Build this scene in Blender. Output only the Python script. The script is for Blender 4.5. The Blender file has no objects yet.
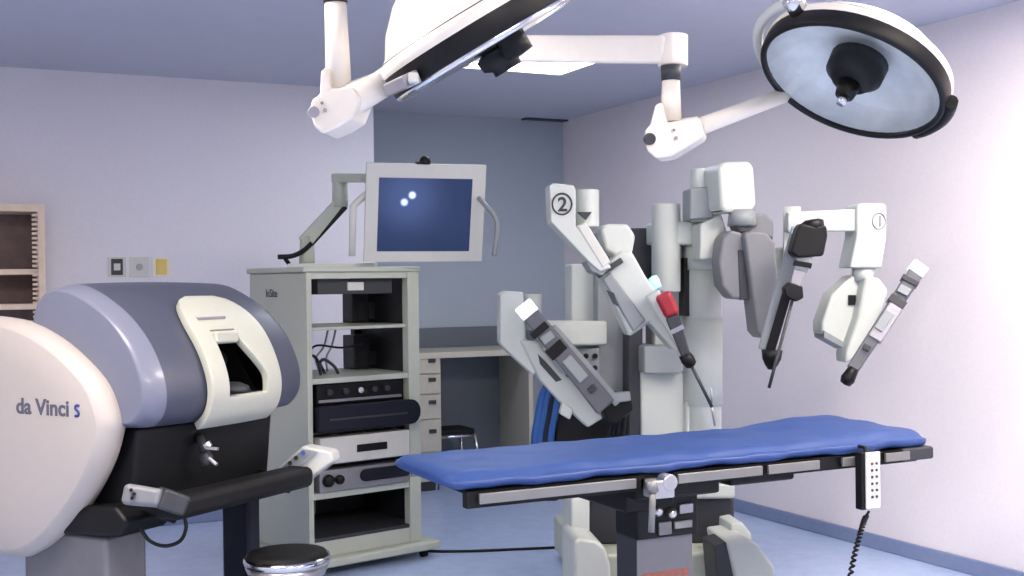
import bpy, bmesh, math, random
from mathutils import Vector as V, Matrix
random.seed(7)
scn = bpy.context.scene
COL = scn.collection
# ------------------------------------------------------------------ camera
FPX = 1150.0; CAMZ = 1.55; ROLL = 0.012; PITCH = -0.0035
CAM = V((0, 0, CAMZ))
FW = V((0, math.cos(PITCH), math.sin(PITCH)))
_r = V((1, 0, 0)); _u = _r.cross(FW)
RIGHT = _r*math.cos(ROLL) - _u*math.sin(ROLL)
UP = _u*math.cos(ROLL) + _r*math.sin(ROLL)
cd = bpy.data.cameras.new('camera'); co = bpy.data.objects.new('camera', cd); COL.objects.link(co)
cd.sensor_fit = 'HORIZONTAL'; cd.sensor_width = 36; cd.lens = 36*FPX/1024
cd.clip_start = 0.05
m = Matrix((RIGHT, UP, -FW)).transposed().to_4x4(); m.translation = CAM
co.matrix_world = m
scn.camera = co
# ------------------------------------------------------------------ world, exposure
scn.view_settings.view_transform = 'Standard'; scn.view_settings.look = 'None'
scn.view_settings.gamma = 1; scn.view_settings.use_curve_mapping = False
scn.view_settings.exposure = 0.4
w = bpy.data.worlds.new('world'); scn.world = w; w.use_nodes = True
w.node_tree.nodes['Background'].inputs[0].default_value = (0.75, 0.8, 1, 1)
w.node_tree.nodes['Background'].inputs[1].default_value = 0.03
PANEL_W = 25.0          # strength of the fluorescent ceiling panels

# ------------------------------------------------------------------ measuring helpers
def ray(px, py): return FW + RIGHT*((px-512)/FPX) + UP*((288-py)/FPX)
def P(px, py, d): return CAM + ray(px, py)*d
def G(px, py, z=0.0):
    r = ray(px, py); return CAM + r*((z-CAMZ)/r.z)
def PL(px, py, o, n):
    r = ray(px, py); return CAM + r*((o-CAM).dot(n)/r.dot(n))
ZZ = V((0, 0, 1))
def hdir(deg): return V((math.sin(math.radians(deg)), math.cos(math.radians(deg)), 0))   # 0 = away, 90 = right

# ------------------------------------------------------------------ materials
def lin(c):
    return tuple(((x/255)/12.92 if x/255 <= 0.04045 else ((x/255+0.055)/1.055)**2.4) for x in c)
MATS = {}
def mat(name, rgb, rough=0.5, metal=0.0, var=0.04, scale=30, bump=0.0, coat=0.0, spec=0.5):
    if name in MATS: return MATS[name]
    mt = bpy.data.materials.new(name); mt.use_nodes = True
    nt = mt.node_tree; b = nt.nodes['Principled BSDF']
    c = lin(rgb)
    tc = nt.nodes.new('ShaderNodeTexCoord')
    nz = nt.nodes.new('ShaderNodeTexNoise'); nz.inputs['Scale'].default_value = scale; nz.inputs['Detail'].default_value = 4
    nt.links.new(tc.outputs['Object'], nz.inputs['Vector'])
    rp = nt.nodes.new('ShaderNodeValToRGB')
    rp.color_ramp.elements[0].position = 0.3; rp.color_ramp.elements[1].position = 0.7
    rp.color_ramp.elements[0].color = (*[x*(1-var) for x in c], 1)
    rp.color_ramp.elements[1].color = (*[min(1, x*(1+var)) for x in c], 1)
    nt.links.new(nz.outputs['Fac'], rp.inputs['Fac'])
    nt.links.new(rp.outputs['Color'], b.inputs['Base Color'])
    b.inputs['Roughness'].default_value = rough; b.inputs['Metallic'].default_value = metal
    b.inputs['Coat Weight'].default_value = coat; b.inputs['Specular IOR Level'].default_value = spec
    if bump:
        bp = nt.nodes.new('ShaderNodeBump'); bp.inputs['Strength'].default_value = bump; bp.inputs['Distance'].default_value = 0.01
        nt.links.new(nz.outputs['Fac'], bp.inputs['Height']); nt.links.new(bp.outputs['Normal'], b.inputs['Normal'])
    MATS[name] = mt; return mt
def emat(name, rgb, strength):
    if name in MATS: return MATS[name]
    mt = bpy.data.materials.new(name); mt.use_nodes = True
    b = mt.node_tree.nodes['Principled BSDF']
    b.inputs['Base Color'].default_value = (*lin(rgb), 1)
    b.inputs['Emission Color'].default_value = (*lin(rgb), 1); b.inputs['Emission Strength'].default_value = strength
    MATS[name] = mt; return mt

M_wall = mat('wall paint', (226, 225, 233), 0.6, var=0.02, scale=60, bump=0.03)
M_rwall = mat('right wall paint', (240, 233, 236), 0.6, var=0.02, scale=60, bump=0.03)
M_rec = mat('shaded recess wall paint', (170, 182, 194), 0.6, var=0.02, scale=60)  # wall colour darkened: the recess's weaker light is put into the paint
M_ceil = mat('ceiling paint', (200, 204, 220), 0.8, var=0.02, scale=8)
M_floor = mat('blue vinyl floor', (172, 190, 224), 0.35, var=0.08, scale=14)
M_base = mat('blue grey cove base', (128, 142, 176), 0.45)
M_cream = mat('cream plastic', (232, 226, 214), 0.38, var=0.015, coat=0.2)
M_pod = mat('pod cream plastic', (180, 174, 168), 0.42, var=0.01, coat=0.1)
M_white = mat('white plastic', (204, 206, 200), 0.4, var=0.015, coat=0.15)
M_robot = mat('robot white plastic', (194, 201, 196), 0.42, var=0.015)
M_carr = mat('carriage grey plastic', (92, 95, 102), 0.4, var=0.03)
M_rgrey = mat('robot grey plastic', (140, 147, 150), 0.45, var=0.02)
M_cgrey = mat('camera arm grey plastic', (118, 121, 126), 0.45, var=0.02)
M_mgrey = mat('metal grey', (150, 150, 156), 0.35, 0.5, var=0.03)
M_dgrey = mat('dark grey plastic', (50, 53, 59), 0.5)
M_slate = mat('slate plastic', (112, 116, 134), 0.33, var=0.02, coat=0.15)
M_slate2 = mat('dark slate plastic', (78, 84, 104), 0.3, var=0.02, coat=0.25)
M_hood = mat('hood slate plastic', (68, 72, 88), 0.42, var=0.02, coat=0.05)
M_mask = mat('mask plastic', (184, 187, 174), 0.4, var=0.015, coat=0.1)
M_black = mat('black plastic', (9, 10, 12), 0.5, spec=0.3)
M_navy = mat('blue black plastic', (16, 21, 36), 0.5, spec=0.3)
M_rubber = mat('black rubber', (12, 12, 13), 0.6, spec=0.3)
M_chrome = mat('chrome', (220, 220, 222), 0.15, 1.0, var=0.01)
M_steel = mat('steel', (190, 190, 190), 0.3, 0.9, var=0.03)
M_rail = mat('rail steel', (138, 138, 135), 0.4, 0.6, var=0.03)
M_blue = mat('blue table cover', (38, 67, 126), 0.5, var=0.05, scale=9, bump=0.12)
M_cart = mat('cart grey enamel', (184, 191, 178), 0.45, var=0.015)
M_cartd = mat('cart dark inner panel', (38, 40, 46), 0.5)
M_wood = mat('pale beech veneer', (226, 206, 184), 0.45, var=0.05, scale=20)
M_dwood = mat('dark shelf back', (110, 92, 88), 0.6, var=0.12, scale=25)
M_counter = mat('counter grey', (96, 106, 116), 0.5)
M_cab = mat('desk cabinet laminate', (196, 192, 176), 0.5)
M_tpanel = mat('table column grey', (112, 112, 116), 0.4, 0.3)
M_red = mat('red plastic', (150, 34, 46), 0.4)
M_bluec = mat('blue cable', (30, 84, 150), 0.5)
M_yellow = mat('yellow plastic', (226, 200, 110), 0.5)
M_logo = mat('logo grey', (84, 86, 100), 0.5)
M_logob = mat('logo blue', (40, 56, 130), 0.5)
M_orange = mat('orange label', (150, 84, 64), 0.5)
M_brick = mat('vent dark', (58, 64, 78), 0.6)

# ------------------------------------------------------------------ mesh builder
class MB:
    def __init__(s): s.bm = bmesh.new()
    def face(s, vs, smooth=False):
        try:
            f = s.bm.faces.new(vs); f.smooth = smooth; return f
        except ValueError: return None
    def fbox(s, o, ax, ay, az, x0, x1, y0, y1, z0, z1):
        v = [s.bm.verts.new(o+ax*x+ay*y+az*z) for z in (z0, z1) for y in (y0, y1) for x in (x0, x1)]
        for q in ((0, 2, 3, 1), (4, 5, 7, 6), (0, 1, 5, 4), (2, 6, 7, 3), (0, 4, 6, 2), (1, 3, 7, 5)): s.face([v[i] for i in q])
        return s
    def bar(s, p0, p1, w, t, w1=None, t1=None, twist=0, side=None):
        """tapered bar, w across the picture, t away from the viewer"""
        w1 = w if w1 is None else w1; t1 = t if t1 is None else t1
        d = (p1-p0).normalized()
        b = side if side is not None else ((p0+p1)/2-CAM)
        b = (b - d*b.dot(d)).normalized(); a = d.cross(b)
        q = Matrix.Rotation(math.radians(twist), 3, d); a = q @ a; b = q @ b
        r0 = [s.bm.verts.new(p0+a*(i*w/2)+b*(j*t/2)) for i, j in ((-1, -1), (1, -1), (1, 1), (-1, 1))]
        r1 = [s.bm.verts.new(p1+a*(i*w1/2)+b*(j*t1/2)) for i, j in ((-1, -1), (1, -1), (1, 1), (-1, 1))]
        s.face(r0[::-1]); s.face(r1)
        for i in range(4): s.face([r0[i], r0[(i+1) % 4], r1[(i+1) % 4], r1[i]])
        return s
    def cyl(s, p0, p1, r0, r1=None, seg=24):
        r1 = r0 if r1 is None else r1
        d = (p1-p0)
        return s.lathe(p0, d.normalized(), [(r0, 0), (r1, d.length)], seg)
    def lathe(s, o, ax, prof, seg=32, caps=True, smooth=True):
        ax = ax.normalized()
        h = V((0, 0, 1)) if abs(ax.z) < 0.9 else V((1, 0, 0))
        a = ax.cross(h).normalized(); b = ax.cross(a)
        rings = []
        for r, t in prof:
            if r < 1e-6: rings.append([s.bm.verts.new(o+ax*t)])
            else: rings.append([s.bm.verts.new(o+ax*t+(a*math.cos(2*math.pi*i/seg)+b*math.sin(2*math.pi*i/seg))*r) for i in range(seg)])
        for k in range(len(rings)-1):
            A, B = rings[k], rings[k+1]
            for i in range(seg):
                j = (i+1) % seg
                if len(A) == 1 and len(B) == 1: continue
                if len(A) == 1: s.face([A[0], B[j], B[i]], smooth)
                elif len(B) == 1: s.face([A[i], A[j], B[0]], smooth)
                else: s.face([A[i], A[j], B[j], B[i]], smooth)
        if caps:
            if len(rings[0]) > 1: s.face(rings[0][::-1])
            if len(rings[-1]) > 1: s.face(rings[-1])
        return s
    def tube(s, pts, r, seg=10, closed=False, r1=None):
        pts = [V(p) for p in pts]; n = len(pts); rings = []
        prev = None
        for i, p in enumerate(pts):
            d = (pts[min(i+1, n-1)]-pts[max(i-1, 0)]).normalized()
            if prev is None:
                h = V((0, 0, 1)) if abs(d.z) < 0.9 else V((1, 0, 0))
                a = d.cross(h).normalized()
            else: a = (prev-d*prev.dot(d)).normalized()
            prev = a; b = d.cross(a)
            rr = r if r1 is None else r+(r1-r)*i/(n-1)
            rings.append([s.bm.verts.new(p+(a*math.cos(2*math.pi*k/seg)+b*math.sin(2*math.pi*k/seg))*rr) for k in range(seg)])
        for k in range(n-1):
            for i in range(seg):
                j = (i+1) % seg; s.face([rings[k][i], rings[k][j], rings[k+1][j], rings[k+1][i]], True)
        s.face(rings[0][::-1]); s.face(rings[-1]); return s
    def prism(s, pts, ext, smooth=False):
        a = [s.bm.verts.new(p) for p in pts]; b = [s.bm.verts.new(p+ext) for p in pts]
        s.face(a[::-1]); s.face(b)
        n = len(pts)
        for i in range(n): s.face([a[i], a[(i+1) % n], b[(i+1) % n], b[i]], smooth)
        return s
    def loft(s, rings, caps=True, smooth=True, closed=True):
        R = [[s.bm.verts.new(p) for p in r] for r in rings]; n = len(R[0])
        for k in range(len(R)-1):
            for i in range(n if closed else n-1):
                j = (i+1) % n; s.face([R[k][i], R[k][j], R[k+1][j], R[k+1][i]], smooth)
        if caps and closed: s.face(R[0][::-1]); s.face(R[-1])
        return s

def smooth_pts(pts, n=6, closed=False):
    """Catmull-Rom through the points"""
    pts = [V(p) for p in pts]; N = len(pts); out = []
    rng = range(N) if closed else range(N-1)
    for i in rng:
        p1 = pts[i]; p2 = pts[(i+1) % N]
        p0 = pts[(i-1) % N] if closed or i > 0 else p1*2-p2
        p3 = pts[(i+2) % N] if closed or i+2 < N else p2*2-p1
        for k in range(n):
            t = k/n
            out.append(0.5*((p1*2)+(p2-p0)*t+(p0*2-p1*5+p2*4-p3)*t*t+(p1*3-p0-p2*3+p3)*t**3))
    if not closed: out.append(pts[-1])
    return out

def props(o, label=None, cat=None, group=None, kind=None):
    if label: o['label'] = label
    if cat: o['category'] = cat
    if group: o['group'] = group
    if kind: o['kind'] = kind
    return o
def thing(name, loc, label, cat, group=None):
    o = bpy.data.objects.new(name, None); COL.objects.link(o); o.location = loc
    o.empty_display_size = 0.05
    return props(o, label, cat, group)
def root_of(o):
    while o.parent: o = o.parent
    return o
def origin(parent):
    p = V((0, 0, 0))
    while parent: p = p+V(parent.location); parent = parent.parent
    return p
def obj(name, mb, mt, parent=None, bevel=0.0, seg=2, sub=0, label=None, loc=None):
    bm = mb.bm
    bmesh.ops.recalc_face_normals(bm, faces=bm.faces)
    base = origin(parent) if parent else V((0, 0, 0))
    if loc is None:
        if parent is None or True:
            zs = [v.co.z for v in bm.verts]; xs = [v.co.x for v in bm.verts]; ys = [v.co.y for v in bm.verts]
            loc = V(((min(xs)+max(xs))/2, (min(ys)+max(ys))/2, min(zs)))
    bmesh.ops.translate(bm, verts=bm.verts, vec=-loc)
    me = bpy.data.meshes.new(name); bm.to_mesh(me); bm.free()
    o = bpy.data.objects.new(name, me); COL.objects.link(o)
    o.location = loc-base
    if parent: o.parent = parent
    me.materials.append(mt)
    if bevel:
        for p in me.polygons: p.use_smooth = True
        md = o.modifiers.new('bevel', 'BEVEL'); md.width = bevel; md.segments = seg; md.limit_method = 'ANGLE'
        md.angle_limit = math.radians(35); md.harden_normals = True
    if sub:
        md = o.modifiers.new('sub', 'SUBSURF'); md.levels = sub; md.render_levels = sub
    if label: o['label'] = label
    return o
def text(name, body, size, mtx, mt, parent, ext=0.0008, bold=0.0, shear=0.0, spacing=1.0):
    c = bpy.data.curves.new(name, 'FONT'); c.body = body; c.size = size; c.extrude = ext; c.offset = bold; c.shear = shear
    c.space_character = spacing
    t = bpy.data.objects.new(name, c); COL.objects.link(t)
    bpy.context.view_layer.update()
    me = bpy.data.meshes.new_from_object(t.evaluated_get(bpy.context.evaluated_depsgraph_get()))
    bpy.data.objects.remove(t); bpy.data.curves.remove(c)
    me.transform(mtx.to_3x3().to_4x4()); me.name = name
    o = bpy.data.objects.new(name, me); COL.objects.link(o); me.materials.clear(); me.materials.append(mt)
    o.location = mtx.translation-origin(parent); o.parent = parent
    return o
def frame(o, x, y, z):
    q = Matrix((x, y, z)).transposed().to_4x4(); q.translation = o; return q
def px(n, d): return n*d/FPX       # size in metres of n picture pixels at depth d

# ================================================================== THE SETTING
HC = 2.93
RD = hdir(-27.3)                       # along the right wall, away
WD = hdir(65.0)                        # along the back walls, to the right
C0 = G(563, 121, HC); C0.z = 0
C1 = PL(373, 200, C0, V((WD.y, -WD.x, 0))); C1.z = 0      # recess left end
L1 = G(373, 90, HC); L1.z = 0                              # protruding corner of the left wall
L0 = L1-WD*5.2
RN = C0-RD*11.5
BL = V((L0.x-RD.x*9.2, L0.y-RD.y*9.2, 0))
def struct(name, mb, mt, bevel=0):
    o = obj(name, mb, mt, None, bevel); o['kind'] = 'structure'; return o
def wallbox(name, a, b, n, mt, z0=0, z1=HC, t=0.12):
    d = (b-a); return struct(name, MB().fbox(a, d.normalized(), n, ZZ, 0, d.length, 0, t, z0, z1), mt)
nW = V((-WD.y, WD.x, 0)); nR = V((RD.y, -RD.x, 0))
wallbox('wall_left', L0-WD*0.1, L1, nW, M_wall)
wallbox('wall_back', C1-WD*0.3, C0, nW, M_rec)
struct('wall_return', MB().fbox(L1, -WD, nW, ZZ, 0, 0.12, 0.12, (C1-L1).dot(nW), 0, HC), M_wall)
wallbox('wall_right', RN, C0+RD*0.12, nR, M_rwall)
wallbox('wall_near', BL, RN, -(ZZ.cross((RN-BL).normalized())), M_wall)
wallbox('wall_far_left', BL, L0+RD*0.1, -nR, M_wall)
floor_pts = [BL, RN, C0, C1, L1, L0]
def poly(pts, z, t): return MB().prism([V((p.x, p.y, z)) for p in pts], V((0, 0, t)))
big = [BL-WD*.3-RD*.4, RN+nR*.3-RD*.4, C0+nR*.3+nW*.4, L0-WD*.3+nW*2.0]
struct('floor', poly(big, 0, -0.1), M_floor)
struct('ceiling', poly(big, HC, 0.1), M_ceil)
struct('baseboard_right', MB().fbox(RN, (C0-RN).normalized(), nR, ZZ, 0, (C0-RN).length, -0.018, 0.0, 0, 0.085), M_base, 0.006)
struct('baseboard_back', MB().fbox(C1, WD, nW, ZZ, 0, (C0-C1).length-0.02, -0.018, 0.0, 0, 0.085), M_base, 0.006)
struct('baseboard_left', MB().fbox(L0, WD, nW, ZZ, 0, (L1-L0).length, -0.018, 0.0, 0, 0.085), M_base, 0.006)

# ceiling panels
M_panel = emat('lit diffuser', (240, 246, 255), PANEL_W*0.32)
M_panelw = emat('lit warm diffuser', (255, 241, 230), PANEL_W*1.25)
def ceiling_light(c, a, b, lx, ly, label, group=None, pm=None):
    t = thing('ceiling_light', V((c.x, c.y, HC)), label, 'ceiling light', group)
    f = MB()
    for (x0, x1, y0, y1) in ((-lx-.03, lx+.03, -ly-.03, -ly), (-lx-.03, lx+.03, ly, ly+.03), (-lx-.03, -lx, -ly, ly), (lx, lx+.03, -ly, ly)):
        f.fbox(V((c.x, c.y, HC)), a, b, ZZ, x0, x1, y0, y1, -0.02, 0)
    obj('frame', f, M_white, t)
    obj('diffuser', MB().fbox(V((c.x, c.y, HC)), a, b, ZZ, -lx, lx, -ly, ly, -0.012, -0.002), pm or M_panel, t)
    return t
_fr = G(560, 72, HC); vis = _fr-WD*0.55-RD*0.3
ceiling_light(vis, WD, RD, 0.55, 0.3, 'lit ceiling panel in view above the arm of the round surgical light', None)
for (a, b) in ((0.55, -3.4), (-0.4, -5.4), (-3.2, -3.0), (-2.4, -6.0)):  # unseen panels, placed and powered to brighten right wall, table and cart
    c = vis+WD*a+RD*b
    ceiling_light(c, WD, RD, 0.6, 0.3, 'lit ceiling panel outside the picture, lighting the room', 'ceiling panels outside the picture', M_panelw)
cv = (G(520, 121, HC)+G(566, 120, HC))/2
t = thing('ceiling_vent', V((cv.x, cv.y, HC)), 'dark ceiling vent close to the back wall above the monitor corner', 'vent')
obj('backing', MB().fbox(V((cv.x, cv.y, HC)), WD, RD, ZZ, -.2, .2, -.10, .10, -0.006, 0), M_brick, t)
f = MB()
for x0, x1, y0, y1 in ((-.22, .22, -.12, -.1), (-.22, .22, .1, .12), (-.22, -.2, -.1, .1), (.2, .22, -.1, .1)): f.fbox(V((cv.x, cv.y, HC)), WD, RD, ZZ, x0, x1, y0, y1, -0.014, 0)
obj('frame', f, M_brick, t)
for k in range(6):
    yy = -.083+k*.033
    obj('slat', MB().fbox(V((cv.x, cv.y, HC)), WD, RD, ZZ, -.2, .2, yy-.008, yy+.008, -0.012, -0.006), M_brick, t)

# wall plates on the left wall
def onleft(x, y): return PL(x, y, L1, nW)
for i, (x0, x1, nm, lb, ct) in enumerate(((108, 126, 'wall_socket', 'white wall plate with a dark socket, leftmost of three on the left wall', 'socket'),
                          (130, 149, 'wall_switch', 'white wall plate with a small grey button, between dark socket and yellow plate', 'switch'),
                          (152, 171, 'wall_socket', 'wall plate with a yellow socket face, rightmost of three on the left wall', 'socket'))):
    a = onleft(x0, 277); b = onleft(x1, 277); h = px(20, (a-CAM).dot(FW)); wd = (b-a).length
    t = thing(nm, (a+b)/2, lb, ct)
    obj('cover_plate', MB().fbox(a, WD, -nW, ZZ, 0, wd, 0.0, 0.008, 0, h), M_white if i < 2 else M_cream, t, 0.002)
    o_ = a+WD*wd/2+ZZ*h/2
    if i == 0:
        obj('socket_face', MB().fbox(o_, WD, -nW, ZZ, -.036, .036, .008, .012, -.052, .052), M_dgrey, t, 0.002)
        obj('socket_insert', MB().fbox(o_, WD, -nW, ZZ, -.02, .02, .012, .016, -.022, .022), M_white, t, 0.002)
    elif i == 1: obj('button', MB().cyl(o_-nW*.008, o_-nW*.014, .022, .02), M_mgrey, t)
    else:
        obj('socket_face', MB().fbox(o_, WD, -nW, ZZ, -.035, .035, .008, .012, -.05, .05), M_yellow, t, 0.003)
        obj('socket_insert', MB().cyl(o_-nW*.012, o_-nW*.016, .028, .028), M_yellow, t)

# ================================================================== WALL SHELF UNIT (far left)
def build_shelf():
    dep = 0.34
    o = onleft(45, 320)-nW*dep
    pf = lambda x, y: PL(x, y, o, nW)
    R_ = pf(46, 300); zt = pf(20, 204).z; zb = pf(20, 322).z
    o = V((R_.x, R_.y, 0))
    s = (pf(47, 250)-pf(27, 250)).length/20
    W_ = 1.1
    t = thing('wall_shelf_unit', o+nW*dep/2-WD*W_/2+ZZ*zb, 'open beech shelf unit with notched side on the left wall, above the white console', 'shelf unit')
    obj('side_panel', MB().fbox(o, -WD, nW, ZZ, 0, 7*s, 0, dep, zb, zt), M_wood, t, 0.002)
    obj('side_panel', MB().fbox(o, -WD, nW, ZZ, W_-7*s, W_, 0, dep, zb, zt), M_wood, t, 0.002)
    obj('top_panel', MB().fbox(o, -WD, nW, ZZ, 7*s, W_-7*s, 0, dep, zt-8*s, zt), M_wood, t, 0.002)
    obj('back_panel', MB().fbox(o, -WD, nW, ZZ, 7*s, W_-7*s, dep-.012, dep-.002, zb, zt-8*s), M_dwood, t)
    for y in (269, 304):
        z = pf(20, y).z
        obj('shelf', MB().fbox(o, -WD, nW, ZZ, 7*s, W_-7*s, 0.03 if y == 269 else -.0, dep-.02, z-6*s, z), M_wood, t, 0.002)
    c = MB(); k = 0; z = zb+4*s
    while z < zt-10*s:
        c.fbox(o, -WD, nW, ZZ, 7*s, 13*s, 0.01, 0.05, z, z+2.6*s); z += 5.0*s
    c.fbox(o, -WD, nW, ZZ, 7*s, 8*s, 0.01, 0.05, zb, zt-8*s)
    obj('notched_strip', c, M_wood, t)
build_shelf()

# ================================================================== DESK IN THE RECESS
def build_desk():
    # frame along the back wall
    o = PL(425, 400, C0, nW); o.z = 0
    dep = 0.62
    f0 = o-nW*dep
    pf = lambda x, y: PL(x, y, f0, nW)
    X = lambda x, y=400: (pf(x, y)-f0).dot(WD)
    Zt = pf(470, 351).z
    x0 = X(400); x1 = X(441); x2 = X(500); x3 = X(531)
    t = thing('fitted_desk', f0+nW*dep/2+WD*x2/2, 'built-in grey-topped desk with kneehole in the recess behind the monitor cart', 'desk')
    obj('worktop', MB().fbox(f0, WD, nW, ZZ, x0, X(560), -0.03, dep-.003, Zt-.045, Zt), M_cab, t, 0.004)
    obj('splashback', MB().fbox(f0, WD, nW, ZZ, x0, (C0-f0).dot(WD)-.02, dep-.03, dep-.003, Zt, Zt+.16), M_counter, t, 0.003)
    pd = obj('drawer_unit', MB().fbox(f0, WD, nW, ZZ, x0, x1, 0.0, dep-.003, 0.08, Zt-.045), M_cab, t, 0.003)
    zs = [pf(433, y).z for y in (356, 374, 394, 419, 452)]
    for a, b in zip(zs[:-1], zs[1:]):
        d = obj('drawer', MB().fbox(f0, WD, nW, ZZ, x0+.015, x1-.01, -.02, -.001, b+.006, a-.004), M_cab, t, 0.003)
        m_ = (X(425)+X(437))/2
        obj('drawer_pull', MB().fbox(f0, WD, nW, ZZ, m_-.028, m_+.03, -.036, -.02, (a+b)/2+.02, (a+b)/2+.05), M_dgrey, d, 0.004)
    obj('side_panel', MB().fbox(f0, WD, nW, ZZ, X(529), X(531)+.02, 0, dep-.003, 0.0, Zt-.045), M_cab, t, 0.003)
    obj('inner_panel', MB().fbox(f0, WD, nW, ZZ, x1, X(529), dep-.06, dep-.03, 0.0, Zt-.045), M_counter, t)
    obj('plinth', MB().fbox(f0, WD, nW, ZZ, x0, x1, 0.06, dep-.003, 0.0, 0.08), M_dgrey, t)
    # folded step stand under the desk
    c = pf(462, 440); c = f0+WD*X(462, 440)+nW*0.25; zt = PL(462, 427, c, nW).z
    s = thing('step_stool', V((c.x, c.y, 0)), 'low black-topped stool with shiny metal legs under the recess desk', 'stool')
    obj('seat', MB().fbox(V((c.x, c.y, 0)), WD, nW, ZZ, -.15, .15, -.15, .15, zt-.035, zt), M_rubber, s, 0.008)
    f = MB()
    for q in (-1, 1):
        f.tube([V((c.x, c.y, zt-.05))+WD*(-.15)+nW*.15*q, V((c.x, c.y, zt-.05))+WD*(.15)+nW*.15*q], .012)
        f.tube([V((c.x, c.y, zt-.05))+WD*(.15*q)-nW*.15, V((c.x, c.y, zt-.05))+WD*(.15*q)+nW*.15], .012)
    obj('frame', f, M_chrome, s)
    for a in (-1, 1):
        for b in (-1, 1):
            obj('leg', MB().tube([V((c.x, c.y, zt-.04))+WD*.15*a+nW*.15*b, V((c.x, c.y, 0))+WD*.19*a+nW*.19*b], .013), M_chrome, s)
build_desk()

# ================================================================== VISION CART
CX = hdir(52); CY = V((-CX.y, CX.x, 0))
CO = G(309, 579, 0)
CW = 0.71; CDp = 0.66
def cpt(x, y, z): return CO+CX*x+CY*y+ZZ*z
def cz(px_, py_, y=0.0): return PL(px_, py_, CO+CY*y, CY).z
def cx(px_, py_, y=0.0): return (PL(px_, py_, CO+CY*y, CY)-CO).dot(CX)
def build_cart():
    t = thing('equipment_cart', cpt(CW/2, CDp/2, 0), 'tall pale grey equipment rack holding the monitor, with open shelves of devices', 'cart')
    zt = cz(360, 272)
    B = lambda nm, x0, x1, y0, y1, z0, z1, mt, bv=0.004, par=t: obj(nm, MB().fbox(CO, CX, CY, ZZ, x0, x1, y0, y1, z0, z1), mt, par, bv)
    # left side: flared outward to the back
    sp = MB(); q = [cpt(0, 0, .1), cpt(-.01, CDp, .1), cpt(.02, CDp, .1), cpt(.03, 0, .1)]
    sp.prism(q, ZZ*(zt-.1)); side = obj('side_panel', sp, M_cart, t, 0.008)
    B('side_panel', CW-.012, CW, .04, CDp, .1, zt, M_cartd)
    n = 0.03
    for a in (0.0, CW-.075): B('post', a+(.0 if a == 0 else 0), a+(.032 if a == 0 else .075), -.01, .05, .1, zt, M_cart)
    B('post', CW-.06, CW+.01, CDp-.05, CDp, .1, zt, M_cartd)
    B('top_panel', -.02, CW+.01, -.02, CDp+.02, zt, zt+.03, M_cart, 0.008)
    B('top_rail', .032, CW-.075, -.005, .03, zt-.035, zt, M_cart)
    hd = B('header_box', .1, CW-.14, .05, .3, zt-.12, zt-.036, M_dgrey)
    obj('indicator_panel', MB().fbox(CO, CX, CY, ZZ, .28, .38, .04, .05, zt-.10, zt-.055), M_white, hd)
    zsh = {}
    for nm, y, th in (('a', 327, .018), ('b', 378, .03), ('d', 492, .035)):
        z = cz(330, y); zsh[nm] = z
        B('shelf', .03, CW-.02, .0 if nm != 'a' else .02, CDp-.05, z-th, z, M_cart)
    for nm, y in (('c', 432), ('e', 464)):
        z = cz(330, y); zsh[nm] = z
        B('shelf_bracket', .03, CW-.02, .03, CDp-.1, z-.014, z, M_cartd)
    zb = cz(330, 537)
    B('lower_back', .03, CW-.02, CDp-.05, CDp-.035, .12, zsh['d']-.04, M_cartd)
    B('lower_shelf', .03, CW-.02, .0, CDp-.02, zb-.02, zb, M_dgrey)  # darker than the other shelves: shade of the compartment put into the colour
    B('lower_panel', .03, CW-.02, -.0, .03, .1, zb-.02, M_cart, .004)
    B('base', -.06, CW+.10, -.06, CDp+.03, .05, .1, M_cart, .015, t)
    B('back_upright', CW*.42, CW*.52, CDp-.06, CDp-.03, .14, zsh['d']-.04, M_cart)
    for a, b in ((.02, .02), (CW+.03, .02), (.02, CDp-.05), (CW+.03, CDp-.05)):
        c = cpt(a, b, .026); obj('caster', MB().cyl(c-CX*.015, c+CX*.015, .026), M_rubber, t)
    # small maker's mark on the side panel
    sd = (cpt(-.01, CDp, 0)-cpt(0, 0, 0)).normalized(); sn = V((sd.y, -sd.x, 0)); sn = sn if sn.dot(-CX) > 0 else -sn
    lc = cpt(-.07*.55, CDp*.55, cz(275, 296)+.0)+sn*.003
    lp = PL(266, 297, cpt(0, 0, 0), sn)+sn*.002
    text('lettering', 'InSite', .062, frame(lp, -sd, ZZ, sn), M_logo, side, .0008, .0008)
    # ---- devices on the shelves
    D = lambda nm, lb, ct, g=None, x0=.1, x1=.5, y0=.05, z=0: thing(nm, cpt((x0+x1)/2, y0+.2, z), lb, ct, g)
    z = zsh['b']
    # clutter of small black boxes + cables standing on the middle shelf
    zc = zsh['c']
    d = D('video_processor', 'long blue-black device with rounded right end, on the rack above the silver device', 'device', z=zc)
    o = MB(); zz1 = cz(330, 405); z0 = zc+.002; hh = zz1-z0; prof = []
    xr = CW-.005
    pts = [cpt(.04, -.06, z0+.01), cpt(.04, -.06, zz1), cpt(xr-.08, -.06, zz1)]
    for k in range(9):
        a = math.pi/2-math.pi*k/8; pts.append(cpt(xr-.08+math.cos(a)*hh*.42, -.06, z0+.005+(hh-.005)/2+math.sin(a)*(hh-.005)/2))
    o.prism(pts, CY*.045); obj('fascia', o, M_navy, d, .008)
    obj('body', MB().fbox(CO, CX, CY, ZZ, .06, CW-.09, -.004, .45, z0, zz1-.005), M_black, d, .006)
    f = MB()
    f.fbox(CO, CX, CY, ZZ, .10, CW-.12, -.065, -.06, z0+hh*.45, z0+hh*.52); obj('trim_strip', f, M_dgrey, d)
    zt2 = zz1+.001
    d = D('light_source', 'low black box with small lamps and a grey trim, under the open middle shelf', 'device', z=zt2)
    ztop = z-.035
    obj('body', MB().fbox(CO, CX, CY, ZZ, .07, CW-.10, .02, .4, zt2, ztop), M_black, d, .004)
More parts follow.
